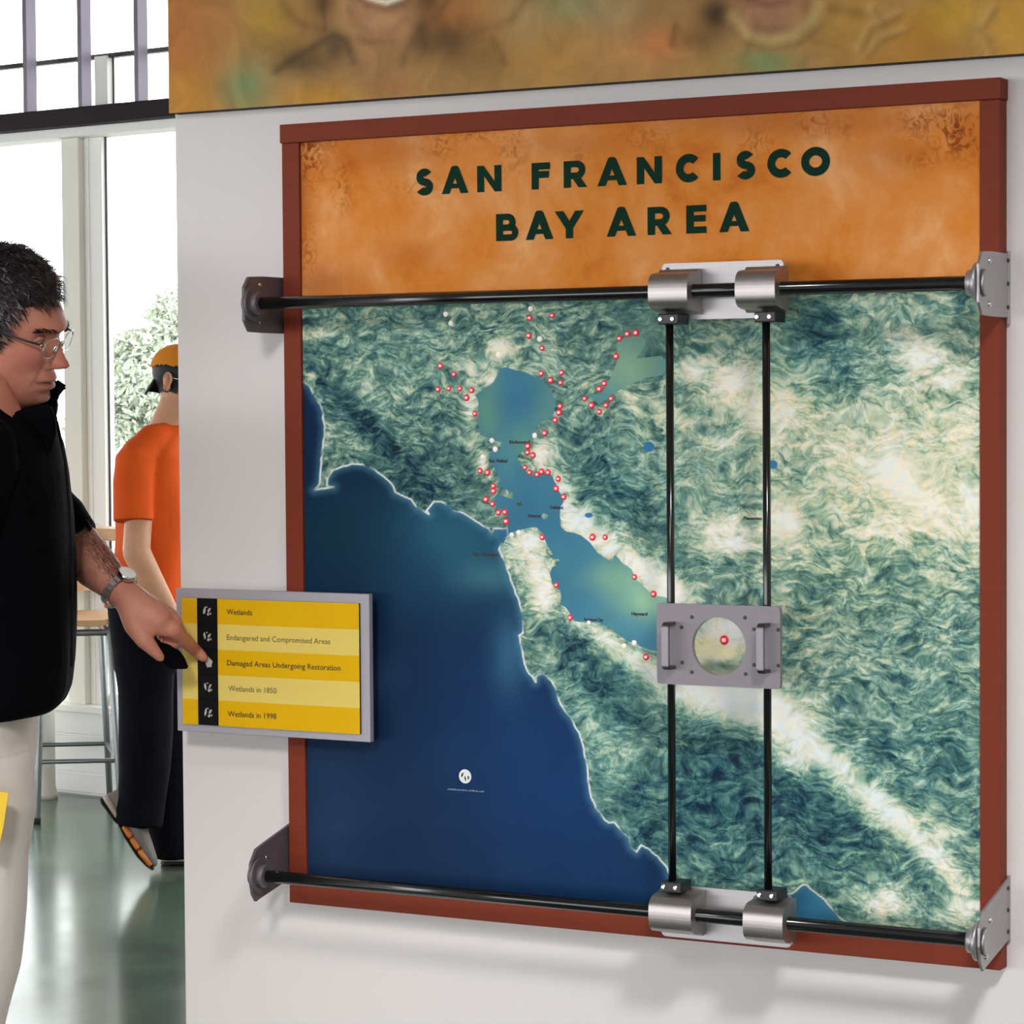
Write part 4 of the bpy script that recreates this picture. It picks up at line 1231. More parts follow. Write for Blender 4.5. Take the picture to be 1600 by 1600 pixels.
for z, (pa, pb, pc, pd), bl, sgn in ((Z_TR, ((1032.5, 412.4), (1222.4, 405.4), (1226.8, 495.5), (1036, 500.7)), ((1015, 1076), (1150.6, 1213)), -1),
                                     (Z_BR, ((1030.7, 1386), (1234.6, 1393), (1237, 1479), (1036, 1465)), ((1016, 1082), (1163, 1225)), 1)):
    yb = -.057
    q = [pl(*c, yb) for c in (pa, pb, pc, pd)]
    x0 = (q[0].x + q[3].x) / 2; x1 = (q[1].x + q[2].x) / 2; z1 = (q[0].z + q[1].z) / 2; z0 = (q[2].z + q[3].z) / 2
    p = obj('back_plate', prism(rounded_rect(x0, x1, z0, z1, .007), 'y', yb, yb + .006, .0006), 'alu', carr)
    for xx in (x0 + .010, x1 - .010):
        for zz in (z0 + .009, z1 - .009):
            screw((xx, yb, zz), (0, -1, 0), .0033, p, 'dark_steel')
    for a, b in bl:
        yb_px = 448 if sgn < 0 else 1435
        xa = pl(a, yb_px, -.105).x; xb = pl(b, yb_px, -.105).x
        bearing(xa, xb, z, carr)
    # clamps holding the uprights
    for vx in (VX0, VX1):
        zc = z + sgn * .0335
        zz0, zz1 = (zc, zc + .016) if sgn > 0 else (zc - .016, zc)
        cl = obj('rod_clamp', boxm(vx - .014, vx + .020, -.098, -.058, zz0, zz1, .002), 'dark_steel', carr)
        for dx in (-.009, .011):
            screw((vx + dx, -.098, (zz0 + zz1) / 2), (0, -1, 0), .0040, cl, 'steel')
for vx in (VX0, VX1):
    obj('upright', cylm((vx, RY, Z_BR + .036), (vx, RY, Z_TR - .036), .0060, None, 24), 'black_rod', carr)

# ---- viewing plate with a round window and two pull handles
vp = thing('viewing_plate', 'grey aluminium viewing plate with round window and two handles', 'viewer', (0.843, RY, 1.207))
vx0, vx1, vz0, vz1 = 0.7385, 0.9400, 1.1470, 1.2690
yv0, yv1 = -.108, -.100
def plate_with_hole(x0, x1, z0, z1, cx, cz, r, ya, yb, n=48):
    outer = []
    for k in range(n):
        a = 2 * math.pi * k / n
        dx, dz = math.cos(a), math.sin(a)
        # superellipse-like rounded rectangle
        hx, hz = (x1 - x0) / 2, (z1 - z0) / 2
        mx_, mz_ = (x0 + x1) / 2, (z0 + z1) / 2
        t = min(hx / abs(dx) if abs(dx) > 1e-9 else 1e9, hz / abs(dz) if abs(dz) > 1e-9 else 1e9)
        px_, pz_ = dx * t, dz * t
        outer.append((mx_ + px_, mz_ + pz_))
    # snap the ring to the four corners so that the outline stays a rectangle
    cor = [(x1, z1), (x0, z1), (x0, z0), (x1, z0)]
    for c in cor:
        i = min(range(n), key=lambda k: math.hypot(outer[k][0] - c[0], outer[k][1] - c[1]))
        ch = .0012
        outer[i] = (c[0] - math.copysign(ch, c[0] - cx), c[1] - math.copysign(ch, c[1] - cz))
    bm = bmesh.new()
    inner = [(cx + r * math.cos(2 * math.pi * k / n), cz + r * math.sin(2 * math.pi * k / n)) for k in range(n)]
    L = {}
    for nm, ring, y in (('of', outer, ya), ('ob', outer, yb), ('if', inner, ya), ('ib', inner, yb)):
        L[nm] = [bm.verts.new((p[0], y, p[1])) for p in ring]
    for k in range(n):
        j = (k + 1) % n
        for a, b in (('of', 'if'), ('if', 'ib'), ('ib', 'ob'), ('ob', 'of')):
            bm.faces.new((L[a][k], L[a][j], L[b][j], L[b][k]))
    bmesh.ops.recalc_face_normals(bm, faces=bm.faces)
    return bm
hc = pl(1123, 1010, yv0)
vplate = obj('plate', plate_with_hole(vx0, vx1, vz0, vz1, hc.x, hc.z, .0435, yv0, yv1, 144), 'alu_plate', vp)
bm = cylm((hc.x, yv0 + .003, hc.z), (hc.x, yv0 + .005, hc.z), .0435, None, 40)
obj('window_glass', bm, 'lens', vp)
for a in (RY,):
    for vx in (VX0, VX1):
        obj('slide_bush', rings_mesh([[Vector((vx + r_ * math.cos(2 * math.pi * k / 28), RY + r_ * math.sin(2 * math.pi * k / 28), zz)) for k in range(28)] for r_, zz in ((.0064, vz0 + .012), (.0148, vz0 + .012), (.0148, vz1 - .012), (.0064, vz1 - .012), (.0064, vz0 + .012))], False), 'alu_dark', vp)
def handle(x, za, zb_):
    h = obj('handle', prism([(yv0, za), (yv0 - .020, za), (yv0 - .026, za + .006), (yv0 - .026, zb_ - .006), (yv0 - .020, zb_), (yv0, zb_), (yv0, zb_ - .005), (yv0 - .018, zb_ - .006), (yv0 - .021, zb_ - .009), (yv0 - .021, za + .009), (yv0 - .018, za + .006), (yv0, za + .005)], 'x', x - .0060, x + .0060, .0008), 'handle', vp)
    return h
for (xa, ya, yb) in ((1046, 972, 1046), (1194, 974, 1052)):
    p = pl(xa, (ya + yb) / 2, yv0 - .010)
    handle(p.x, pl(xa, yb, yv0 - .012).z, pl(xa, ya, yv0 - .012).z)
for px_, py_ in ((1081, 964), (1164, 965), (1065, 980), (1066, 1035), (1081, 1050), (1165, 1053), (1178, 983), (1216, 984), (1178, 1039), (1216, 1040)):
    p = pl(px_, py_, yv0)
    screw((p.x, yv0, p.z), (0, -1, 0), .0030, vp, 'dark_steel')

# ================================================================== BUTTON PANEL
PY = -0.036
bp_ = thing('button_panel', 'grey framed yellow push button panel overlapping the left edge of the map', 'panel', (-0.008, WALL_Y, 1.021))
px0, px1, pz0, pz1 = -0.1995, 0.1845, 1.0205, 1.2630
obj('backing_plate', boxm(px0, px1, PY, PY + .012, pz0, pz1, .0012), 'panel_grey', bp_)
obj('mounting_box', boxm(px0 + .02, px1 - .02, PY + .012, -0.0008, pz0 + .02, pz1 - .02), 'dark_steel', bp_)
obj('mounting_box', boxm(px0 + .02, -.004, -.0005, WALL_Y - .0004, pz0 + .02, pz1 - .02), 'dark_steel', bp_)
qa = pl(284.5, 933, PY - .004); qb = pl(560.5, 943.8, PY - .004); qc = pl(562.8, 1147.6, PY - .004); qd = pl(285.5, 1130.6, PY - .004)
yx0, yx1 = (qa.x + qd.x) / 2, (qb.x + qc.x) / 2
yz1, yz0 = (qa.z + qb.z) / 2, (qc.z + qd.z) / 2
obj('overlay_core', boxm(yx0, yx1, PY - .0038, PY, yz0, yz1), 'black', bp_)
bx0 = (pl(307.3, 934, PY - .004).x + pl(310.6, 1132, PY - .004).x) / 2; bx1 = (pl(339.7, 936, PY - .004).x + pl(341.8, 1133, PY - .004).x) / 2
rh = (yz1 - yz0) / 5
texts = ['Wetlands', 'Endangered and Compromised Areas', 'Damaged Areas Undergoing Restoration', 'Wetlands in 1850', 'Wetlands in 1998']
tw = [(354.5, 394), (354.5, 516), (355, 532), (357, 432), (356, 432)]
for i in range(5):
    za, zb_ = yz1 - rh * (i + 1), yz1 - rh * i
    strong = i % 2 == 0
    st = obj('stripe', boxm(bx1, yx1, PY - .0044, PY - .0038, za, zb_), 'yellow' if strong else 'pale_yellow', bp_)
    obj('stripe', boxm(yx0, bx0, PY - .0044, PY - .0038, za, zb_), 'yellow' if i in (0, 4) else 'pale_yellow', bp_)
    bt = obj('button', boxm(bx0 + .0006, bx1 - .0006, PY - .0056, PY - .0038, za + .0007, zb_ - .0007, .0006), 'black', bp_)
    zc = (za + zb_) / 2; xc = (bx0 + bx1) / 2 + .001
    # pale footprint-like mark printed on the button
    bm = bmesh.new()
    rg = random.Random(20 + i)
    def patch(cx, cz, rx, rz, rot, n=12):
        vs = []
        for k in range(n):
            a = 2 * math.pi * k / n
            j = rg.uniform(.75, 1.15)
            x_, z_ = rx * math.cos(a) * j, rz * math.sin(a) * j
            th = math.radians(rot)
            vs.append(bm.verts.new((xc + cx + x_ * math.cos(th) - z_ * math.sin(th), PY - .0061, zc + cz + x_ * math.sin(th) + z_ * math.cos(th))))
        bm.faces.new(vs)
    if i == 2:
        patch(.002, 0, .0075, .0095, 10)
    else:
        patch(-.0055, .001, .0022, .0068, 12 * (1 if i % 2 else -1)); patch(.004, .002, .0022, .0048, -35); patch(.0022, -.005, .0030, .0026, 20); patch(-.001, .007, .0018, .0012, 20); patch(.007, -.004, .0014, .002, 0)
    for f in bm.faces:
        f.normal_update()
        if f.normal.y > 0: f.normal_flip()
    obj('icon', bm, 'icon', bt)
    ym = pl(tw[i][0], 0, PY).z
    a, b_ = tw[i]
    # baseline px of the row
    rowpx = 958 + i * 40.5
    xa = pl(a, rowpx, PY - .0045).x; xb = pl(b_, rowpx, PY - .0045).x
    text_mesh(texts[i], 0, xa, zc - .0042, PY - .0048, width=xb - xa, cap=.0090, material='ink' if strong else 'ink_brown', parent=st, name='lettering', bold=.009 if strong else .002)

# ================================================================== PEOPLE
def head_mesh(detail=True):
    """head in its own axes: x forward, y to the person's left, z up; metres"""
    nu, nv = (180, 150) if detail else (72, 60)
    th = np.linspace(-math.pi, math.pi, nu, endpoint=False)
    ph = np.linspace(-math.pi / 2, math.pi / 2, nv)
    # more rows around the face
    TH, PH = np.meshgrid(th, ph)
    D = np.stack([np.cos(PH) * np.cos(TH), np.cos(PH) * np.sin(TH), np.sin(PH)], -1)
    def ell(c, r):
        c = np.array(c); r = np.array(r)
        A = ((D / r) ** 2).sum(-1); B = -2 * (D * c / r ** 2).sum(-1); C = ((c / r) ** 2).sum() - 1
        disc = np.maximum(B * B - 4 * A * C, 0)
        ok = (B * B - 4 * A * C) > 0
        return np.where(ok, (-B + np.sqrt(disc)) / (2 * A), 0.0)
    k = 160.0
    parts = [ell((-.016, 0, .022), (.097, .077, .080)), ell((.030, 0, -.030), (.064, .064, .078)), ell((.052, 0, -.084), (.050, .047, .044)), ell((.000, 0, -.060), (.070, .066, .080)), ell((.030, 0, -.095), (.050, .050, .050)), ell((.040, 0, .016), (.053, .060, .045))]
    r = np.log(sum(np.exp(k * p) for p in parts)) / k
    for _ in range(30 if detail else 8):              # soften the joins of the base volumes
        rp = np.vstack([r[:1], r, r[-1:]])
        r = (r * 2 + np.roll(r, 1, 1) + np.roll(r, -1, 1) + rp[:-2] + rp[2:]) / 6
    r[0] = r[0].mean(); r[-1] = r[-1].mean()
    P = D * r[..., None]
    x, y, z = P[..., 0], P[..., 1], P[..., 2]
    front = x > 0.02
    dx = np.zeros_like(x); dy = np.zeros_like(x); dz = np.zeros_like(x)
    ay = np.abs(y)
    def G(v, c, s): return np.exp(-((v - c) / s) ** 2)
    # nose: ridge growing from nasion to tip, then a sharp undercut
    zn = np.clip((0.006 - z) / 0.046, 0, 1.25)
    ridge = np.where((z < 0.010) & (z > -0.052), zn ** 1.15, 0) * np.where(z < -.040, np.sin(np.clip((z + .053) / .016, 0, 1) * math.pi / 2), 1)
    dx += front * 0.0275 * ridge * np.exp(-(ay / (0.0068 + 0.0075 * zn)) ** 2.4)
    dx += front * 0.0035 * G(z, -.036, .008) * np.exp(-(ay / .010) ** 2)      # round tip
    dx += front * 0.009 * G(z, -.037, .008) * G(ay, .0125, .006)              # wings
    dx += front * 0.0065 * G(z, .020, .010) * np.exp(-(ay / .036) ** 4)        # brow ridge
    dx -= front * 0.0125 * G(z, .000, .011) * G(ay, .030, .014)                # eye sockets
    dx -= front * 0.0045 * G(z, .006, .006) * np.exp(-(ay / .010) ** 2)        # nasion
    dx += front * 0.0050 * G(z, -.030, .017) * G(ay, .044, .016)               # cheeks
    dx += front * 0.0085 * G(z, -.067, .0080) * np.exp(-(ay / .025) ** 3)      # upper lip
    dx += front * 0.0062 * G(z, -.0815, .0066) * np.exp(-(ay / .024) ** 3)      # lower lip
    dx -= front * 0.0070 * G(z, -.0740, .0024) * np.exp(-(ay / .030) ** 6)     # mouth line
    dx -= front * 0.0045 * G(z, -.092, .0055) * np.exp(-(ay / .022) ** 2)      # under the lip
    dx += front * 0.0085 * G(z, -.107, .012) * np.exp(-(ay / .022) ** 2)       # chin
    # fold from nose wing to mouth corner
    fx = 0.019 + (-.040 - z) * .38
    dx -= front * 0.0028 * np.where((z < -.038) & (z > -.085), 1, 0) * G(ay, fx, .0035)
    P = P + np.stack([dx, dy, dz], -1)
    ruddy = front * np.clip(.75 * G(P[..., 2], -.072, .012) * np.exp(-(ay / .022) ** 2) + .7 * G(P[..., 2], -.036, .014) * G(ay, 0, .016) + .45 * G(P[..., 2], -.03, .02) * G(ay, .045, .018), 0, 1)
    stub_shade = front * np.clip(.30 * G(P[..., 2], -.095, .026) * np.exp(-(ay / .06) ** 4) + 1.0 * G(P[..., 2], -.0740, .0022) * np.exp(-(ay / .030) ** 8), 0, 1)  # chin stubble, plus shade painted into the crease between the lips
    verts = P.reshape(-1, 3)
    faces = []
    for j in range(nv - 1):
        for i in range(nu):
            i2 = (i + 1) % nu
            faces.append((j * nu + i, j * nu + i2, (j + 1) * nu + i2, (j + 1) * nu + i))
    return verts, faces, ruddy.ravel(), stub_shade.ravel(), (nu, nv, P)

def frame_matrix(f, l, u, o, s=1.0):
    return Matrix(((f.x * s, l.x * s, u.x * s, o.x), (f.y * s, l.y * s, u.y * s, o.y), (f.z * s, l.z * s, u.z * s, o.z), (0, 0, 0, 1)))

def head_frame(pitch, turn, tilt=0.0):
    """facing image right, pitched down, turned towards the viewer by 'turn' (radians)"""
    fh = U * math.cos(turn) - V * math.sin(turn)
    lh = U * math.sin(turn) + V * math.cos(turn)
    f = fh * math.cos(pitch) - Z * math.sin(pitch)
    u = fh * math.sin(pitch) + Z * math.cos(pitch)
    l2 = lh * math.cos(tilt) + u * math.sin(tilt); u2 = u * math.cos(tilt) - lh * math.sin(tilt)
    return f, l2, u2

def ear_bm(side, Mx):
    bm = bmesh.new()
    n, m_ = 22, 8
    c = Vector((-.008, side * .076, -.012))
    # helix: tube along an ear-shaped curve, plus a shallow concha
    path = []
    for k in range(n):
        a = math.radians(-60 + 300 * k / (n - 1))
        path.append(c + Vector((-.013 * math.cos(a) * (1 if math.sin(a) < 0 else 1.25), side * (.010 + .006 * math.sin(a * .5)), .030 * math.sin(a))))
    p1 = tube(path, [.0042] * n, 8)
    p2 = tube([c + Vector((0, side * .000, -.022)), c + Vector((-.004, side * .008, .0)), c + Vector((-.004, side * .006, .018))], [.008, .012, .010], 10)
    b = join_bm([p1, p2])
    b.transform(Mx)
    return b

def add_head(body_me, Mx, detail=True):
    """append the head to a body mesh with its colour attributes"""
    v, f, ru, st, info = head_mesh(detail)
    hm = bpy.data.meshes.new('head')
    hm.from_pydata([Mx @ Vector(q) for q in v], [], f)
    set_float(hm, 'ruddy', ru); set_float(hm, 'stubble_mouth_shade', st)
    hm.polygons.foreach_set('use_smooth', [True] * len(hm.polygons))
    set_float(body_me, 'ruddy', np.zeros(len(body_me.vertices))); set_float(body_me, 'stubble_mouth_shade', np.zeros(len(body_me.vertices)))
    bm = bmesh.new(); bm.from_mesh(body_me); bm.from_mesh(hm)
    for s in (1, -1):
        e = ear_bm(s, Mx)
        tmp = bpy.data.meshes.new('t'); e.to_mesh(tmp); e.free(); bm.from_mesh(tmp); bpy.data.meshes.remove(tmp)
    for fc in bm.faces: fc.smooth = True
    out = bpy.data.meshes.new('body')
    bm.normal_update(); bm.to_mesh(out); bm.free()
    bpy.data.meshes.remove(hm); bpy.data.meshes.remove(body_me)
    return out, info

def oval(c, ru, rv, n=28, p=2.3):
    """horizontal ring: ru along image right, rv along depth"""
    out = []
    for k in range(n):
        a = 2 * math.pi * k / n
        ca, sa = math.cos(a), math.sin(a)
        out.append(c + U * (math.copysign(abs(ca) ** (2 / p), ca) * ru) + V * (math.copysign(abs(sa) ** (2 / p), sa) * rv))
    return out

def prismoid(pts, off):
    bm = plate(pts, off)
    bmesh.ops.bevel(bm, geom=list(bm.edges), offset=.003, segments=2, affect='EDGES')
    return bm

# ------------------------------------------------------------------ the man pointing at the panel
PD = 4.45
S1 = PD / F                    # metres per pixel at his depth
def q1(px, py, d=0.0):
    return at(px, py, PD + d)

def build_man():
    foot = fl(-55, 2150)
    base = Vector((q1(-40, 1500).x, q1(-40, 1500).y, 0))
    t = thing('person', 'man in black fleece jacket and pale trousers pointing at the yellow panel', 'person', base)
    pitch, turn, tilt = math.radians(20), math.radians(11), math.radians(13)
    f, l, u = head_frame(pitch, turn, tilt)
    nas = q1(93, 526)
    hs = 1.0
    ho = nas - (f * .0955 + u * .004) * hs
    Mx = frame_matrix(f, l, u, ho, hs)
    # --- arm that points (his left, on the far side)
    tipP = pl(322, 1031, PY - .0062)
    tipD = (np.array(tipP) - CAM) @ FWD
    sh = at(20, 712, 4.62); el = at(84, 846, 4.63)
    # wrist and hand
    wr = at(190, 924, 4.565)
    hD = 4.545
    parts = []
    parts.append(tube([sh, sh.lerp(el, .5), el], [.058, .050, .043], 20))
    parts.append(tube([el, at(120, 854, 4.61), at(152, 888, 4.59), at(177, 912, 4.572), wr], [.043, .044, .038, .0290, .0265], 20))
    mi = at(269, 983, hD); mm_ = at(272, 972, hD + .018); mr_ = at(266, 962, hD + .036); mp_ = at(255, 955, hD + .052)
    parts.append(tube([wr, at(215, 948, 4.555), at(245, 968, hD)], [.0265, .029, .026], 18))
    parts.append(tube([at(200, 940, 4.555), at(235, 975, hD - .002), mi], [.024, .020, .0150], 16))
    parts.append(tube([at(204, 934, 4.56), at(240, 958, hD + .008), mm_], [.024, .020, .0140], 16))
    parts.append(tube([at(204, 930, 4.57), at(236, 948, hD + .026), mr_], [.022, .018, .0130], 16))
    parts.append(tube([at(202, 930, 4.58), at(230, 946, hD + .040), mp_], [.020, .016, .0115], 16))
    # index finger, straight to the button
    parts.append(tube([mi, at(289, 1001, (hD + tipD) / 2 - .006), at(307, 1018, tipD - .008), at(317.5, 1027, tipD - .008)], [.0150, .0125, .0108, .0088], 14))
    # middle, ring and little finger curled into the palm
    parts.append(tube([mm_, at(284, 994, hD + .020), at(274, 1008, hD + .030), at(258, 1003, hD + .026)], [.0125, .0108, .0098, .0085], 14))
    parts.append(tube([mr_, at(277, 982, hD + .040), at(268, 998, hD + .048), at(252, 995, hD + .042)], [.0118, .0102, .0092, .0082], 14))
    parts.append(tube([mp_, at(264, 970, hD + .055), at(258, 986, hD + .060), at(244, 984, hD + .054)], [.0102, .0090, .0082, .0074], 14))
    # thumb from the side of the palm
    parts.append(tube([at(203, 945, 4.552), at(213, 978, 4.536), at(227, 1002, 4.53)], [.023, .0205, .0150], 16))
    parts.append(tube([at(226, 1000, 4.53), at(240, 1016, 4.532), at(250, 1027, 4.536)], [.0150, .0112, .0082], 14))
    # neck, trunk, hips, legs and the near arm below the clothes
    parts.append(tube([q1(-34, 600), q1(-16, 650), q1(-30, 720)], [.050, .054, .070], 20))
    trunk = [oval(q1(cx, cy), ru, rv) for cx, cy, ru, rv in ((-30, 690, .06, .09), (-28, 740, .085, .14), (-26, 830, .10, .145), (-30, 960, .09, .13), (-40, 1080, .075, .12), (-42, 1180, .065, .11))]
    parts.append(rings_mesh(trunk))
    hipN, hipF = q1(-38, 1190, -.080), q1(-45, 1190, .080)
    knN, knF = q1(-56, 1560, -.085), q1(-74, 1560, .085)
    anN, anF = q1(-78, 2030, -.10), q1(-95, 2030, .10)
    for a, b, c in ((hipN, knN, anN), (hipF, knF, anF)):
        parts.append(tube([a, b, c], [.050, .042, .034], 16))
        parts.append(tube([c, c - Z * .035 + U * .02, c - Z * .055 + U * .12], [.036, .036, .028], 12))
    shn, eln, wrn = q1(-42, 712, -.19), q1(-88, 930, -.20), q1(-80, 1130, -.16)
    parts.append(tube([shn, eln], [.055, .042], 16)); parts.append(tube([eln, wrn], [.042, .028], 16))
    # near hand hanging, holding the brochure
    hb = q1(-74, 1185, -.15)
    parts.append(tube([wrn, hb], [.028, .034], 14))
    for k in range(4):
        o = V * (-.030 + .018 * k)
        parts.append(tube([hb + o, hb + o - Z * .04 + U * .012, hb + o - Z * .055 + U * .035, hb + o - Z * .045 + U * .048], [.0100, .0094, .0088, .0078], 10))
    parts.append(tube([hb + U * .01 - V * .03, hb + U * .045 - V * .036 - Z * .02, hb + U * .058 - V * .028 - Z * .045], [.013, .0105, .0088], 10))
    body = remeshed(parts, .0034, 5)
    body, info = add_head(body, Mx)
    obj('body', body, 'skin_ruddy', t)
    # dark hair on the outside of the forearm
    rg = random.Random(9)
    bm = bmesh.new()
    fa, fb = at(126, 846, 4.608), at(186, 918, 4.568)
    axf = (fb - fa).normalized()
    upn = (UPV - axf * UPV.dot(axf)).normalized(); nrn = axf.cross(upn)
    if nrn.dot(V) > 0: nrn = -nrn
    for _ in range(1500):
        k = rg.random(); an = math.radians(rg.gauss(25, 32))
        R = .0445 + (.0275 - .0445) * k ** .8
        dn = upn * math.cos(an) + nrn * math.sin(an)
        p = fa.lerp(fb, k) + dn * (R - .001)
        tip = p + axf * rg.uniform(.006, .014) + dn * rg.uniform(.001, .0035) + nrn * rg.gauss(0, .003)
        w = axf.cross(dn) * .00022
        bm.faces.new([bm.verts.new(p - w), bm.verts.new(p + w), bm.verts.new(tip)])
    ah = obj('arm_hair', bm, 'arm_hair', t); ah['kind'] = 'stuff'
    # --- eyes, brows
    for s in (-1, 1):
        ec = Mx @ Vector((.0695, s * .031, -.004))
        bm = bmesh.new(); bmesh.ops.create_uvsphere(bm, u_segments=18, v_segments=12, radius=.0112, matrix=Matrix.Translation(ec))
        for fc in bm.faces: fc.smooth = True
        e = obj('eye', bm, 'eye_white', t)
        d = (f - u * .55).normalized()
        bm = bmesh.new(); bmesh.ops.create_uvsphere(bm, u_segments=12, v_segments=8, radius=.0056, matrix=Matrix.Translation(ec + d * .0070))
        for fc in bm.faces: fc.smooth = True
        obj('iris', bm, 'eye_dark', e)
        lid = [Mx @ Vector((.0768 - .0045 * abs(k) ** 2 * .25, s * (.031 + k * .0075), .0012 - .0012 * k * k)) for k in (-1.8, -1, 0, 1, 1.8)]
        obj('eyelid', tube(lid, [.0020, .0044, .0054, .0044, .0020], 10), 'skin_ruddy', t)
        lid2 = [Mx @ Vector((.0758 - .0045 * abs(k) ** 2 * .25, s * (.031 + k * .0075), -.0098 + .0010 * k * k)) for k in (-1.8, -1, 0, 1, 1.8)]
        obj('eyelid', tube(lid2, [.0018, .0030, .0034, .0030, .0018], 10), 'skin_ruddy', t)
        bm = bmesh.new()
        rg = random.Random(5 + s)
        for k in range(90):
            a = rg.random()
            y = s * (.012 + .040 * a); z0 = .0125 + .006 * math.sin(a * 2.6) + rg.uniform(-.0035, .0035)
            x0 = .0995 - .021 * a * a - .003
            p = Mx @ Vector((x0, y, z0)); q = Mx @ Vector((x0 + .004 - .010 * a, y + s * .009, z0 + rg.uniform(-.002, .004)))
            w = (u * .0009)
            bm.faces.new([bm.verts.new(p - w), bm.verts.new(q), bm.verts.new(p + w)])
        obj('eyebrow', bm, 'hair_black', t)
    # --- hair: a lumpy shell and many loose strands
    nu, nv, P = info
    n_ = P.reshape(-1, 3)
    xx, yy, zz = n_[:, 0], n_[:, 1], n_[:, 2]
    hl = np.where(xx > .02, .048 + .018 * np.clip((xx - .05) / .05, 0, 1) - .30 * np.clip(np.abs(yy) - .052, 0, 1), -.028 - .55 * np.clip(-xx - .02, 0, .05))
    hl = np.where((xx > -.012) & (xx <= .036), np.interp(xx, [-.012, .018, .036], [-.032, -.026, .026]), hl)
    dist = zz - hl
    thick = .015 * np.clip(dist / .030, 0, 1) ** .6
    rg = np.random.default_rng(4)
    lump = np.array([mnoise.noise(Vector(q * 55.0)) + .5 * mnoise.noise(Vector(q * 120.0)) for q in n_]) * .006
    nrm = n_ / np.linalg.norm(n_, axis=1)[:, None]
    shell = n_ + nrm * (thick + lump * np.clip(dist / .02, 0, 1) + .0012)[:, None]
    keep = dist > 0
    faces = []
    for j in range(nv - 1):
        for i in range(nu):
            i2 = (i + 1) % nu
            q = (j * nu + i, j * nu + i2, (j + 1) * nu + i2, (j + 1) * nu + i)
            if all(keep[k] for k in q): faces.append(q)
    used = sorted({k for q in faces for k in q}); mp = {k: i for i, k in enumerate(used)}
    hm = bpy.data.meshes.new('hair')
    hm.from_pydata([Mx @ Vector(shell[k]) for k in used], [], [tuple(mp[k] for k in q) for q in faces])
    hm.polygons.foreach_set('use_smooth', [True] * len(hm.polygons))
    hair = obj('hair', hm, 'hair', t)
    for nm, mt, cnt, seed, tmin in (('strands', 'hair', 4200, 1, 0.0), ('grey_strands', 'hair_grey', 1500, 2, 0.0)):
        rg = random.Random(seed)
        bm = bmesh.new()
        cand = [k for k in used]
        for _ in range(cnt):
            k = rg.choice(cand)
            if mt == 'hair_grey' and not (shell[k][2] < .055 or rg.random() < .25): continue
            p = Vector(shell[k]); nn = Vector(nrm[k])
            # hair combed forward and down from the crown
            flow = (Vector((.75, 0, -.42)) + Vector((rg.gauss(0, .35), rg.gauss(0, .35), rg.gauss(0, .30))))
            flow = (flow - nn * flow.dot(nn)).normalized()
            L = rg.uniform(.012, .030)
            lift = rg.uniform(.02, .40) if shell[k][2] > .03 else rg.uniform(0, .18)
            side = nn.cross(flow).normalized() * rg.uniform(.0007, .0015)
            pts = [p - nn * .003, p + flow * L * .5 + nn * L * lift * .7, p + flow * L + nn * L * lift * .5]
            a = [bm.verts.new(Mx @ (pts[0] - side)), bm.verts.new(Mx @ (pts[0] + side))]
            b = [bm.verts.new(Mx @ (pts[1] - side * .8)), bm.verts.new(Mx @ (pts[1] + side * .8))]
            c = bm.verts.new(Mx @ pts[2])
            bm.faces.new((a[0], a[1], b[1], b[0])); bm.faces.new((b[0], b[1], c))
        so = obj(nm, bm, mt, hair); so['kind'] = 'stuff'
    # --- spectacles
    gl = obj('spectacles', tube([Mx @ Vector((-.012, -.083, .006)), Mx @ Vector((.03, -.078, .0035)), Mx @ Vector((.070, -.069, .001)), Mx @ Vector((.0945, -.0580, .000))], .0017, 8), 'dark_steel', t)
    gl['label'] = 'thin wire spectacles'
    obj('temple', tube([Mx @ Vector((-.012, .083, .006)), Mx @ Vector((.03, .078, .0035)), Mx @ Vector((.0945, .058, .000))], .0014, 8), 'dark_steel', gl)
    for s in (-1, 1):
        cx, cz, rx_, rz_ = s * .034, -.008, .0225, .0165
        loop = []
        for k in range(29):
            a = 2 * math.pi * k / 28
            ca, sa = math.cos(a), math.sin(a)
            loop.append(Mx @ Vector((.1005 - max(0, s * math.copysign(abs(ca) ** .75, ca) * rx_) * .22, cx + math.copysign(abs(ca) ** .75, ca) * rx_, cz + math.copysign(abs(sa) ** .75, sa) * rz_)))
        obj('rim', tube(loop, .0008, 6), 'steel', gl)
        bm = bmesh.new()
        bm.faces.new([bm.verts.new(p) for p in loop[:-1]])
        obj('lens', bm, 'lens', gl)
        obj('nose_pad', tube([Mx @ Vector((.098, s * .012, -.010)), Mx @ Vector((.096, s * .013, -.019))], .0026, 8), 'steel', gl)
        obj('hinge', tube([Mx @ Vector((.0955, s * .0560, -.002)), Mx @ Vector((.092, s * .060, .0))], .0022, 8), 'steel', gl)
    obj('bridge', tube([Mx @ Vector((.1005, -.0115, -.003)), Mx @ Vector((.105, 0, .000)), Mx @ Vector((.1005, .0115, -.003))], .0013, 8), 'steel', gl)
    # --- jacket
    jp = []
    jr = [(80, 655, 80, .125), (94, 692, 112, .190), (102, 740, 128, .212), (108, 800, 135, .205), (112, 880, 138, .190), (113, 960, 139, .185), (112, 1030, 138, .184), (109, 1075, 134, .180), (100, 1100, 124, .172), (82, 1113, 108, .160)]
    jp.append(rings_mesh([oval(q1(r_ - w, y), w * S1, rv, 36) for r_, y, w, rv in jr]))
    jp.append(tube([sh, sh.lerp(el, .55), el, at(104, 856, 4.622)], [.072, .064, .058, .050], 22))
    jp.append(tube([at(70, 800, 4.63), at(96, 818, 4.62), at(112, 836, 4.612), at(119, 846, 4.609)], [.058, .054, .0475, .0465], 22, False))
    jp.append(tube([shn, eln, eln.lerp(wrn, .6)], [.070, .056, .046], 20))
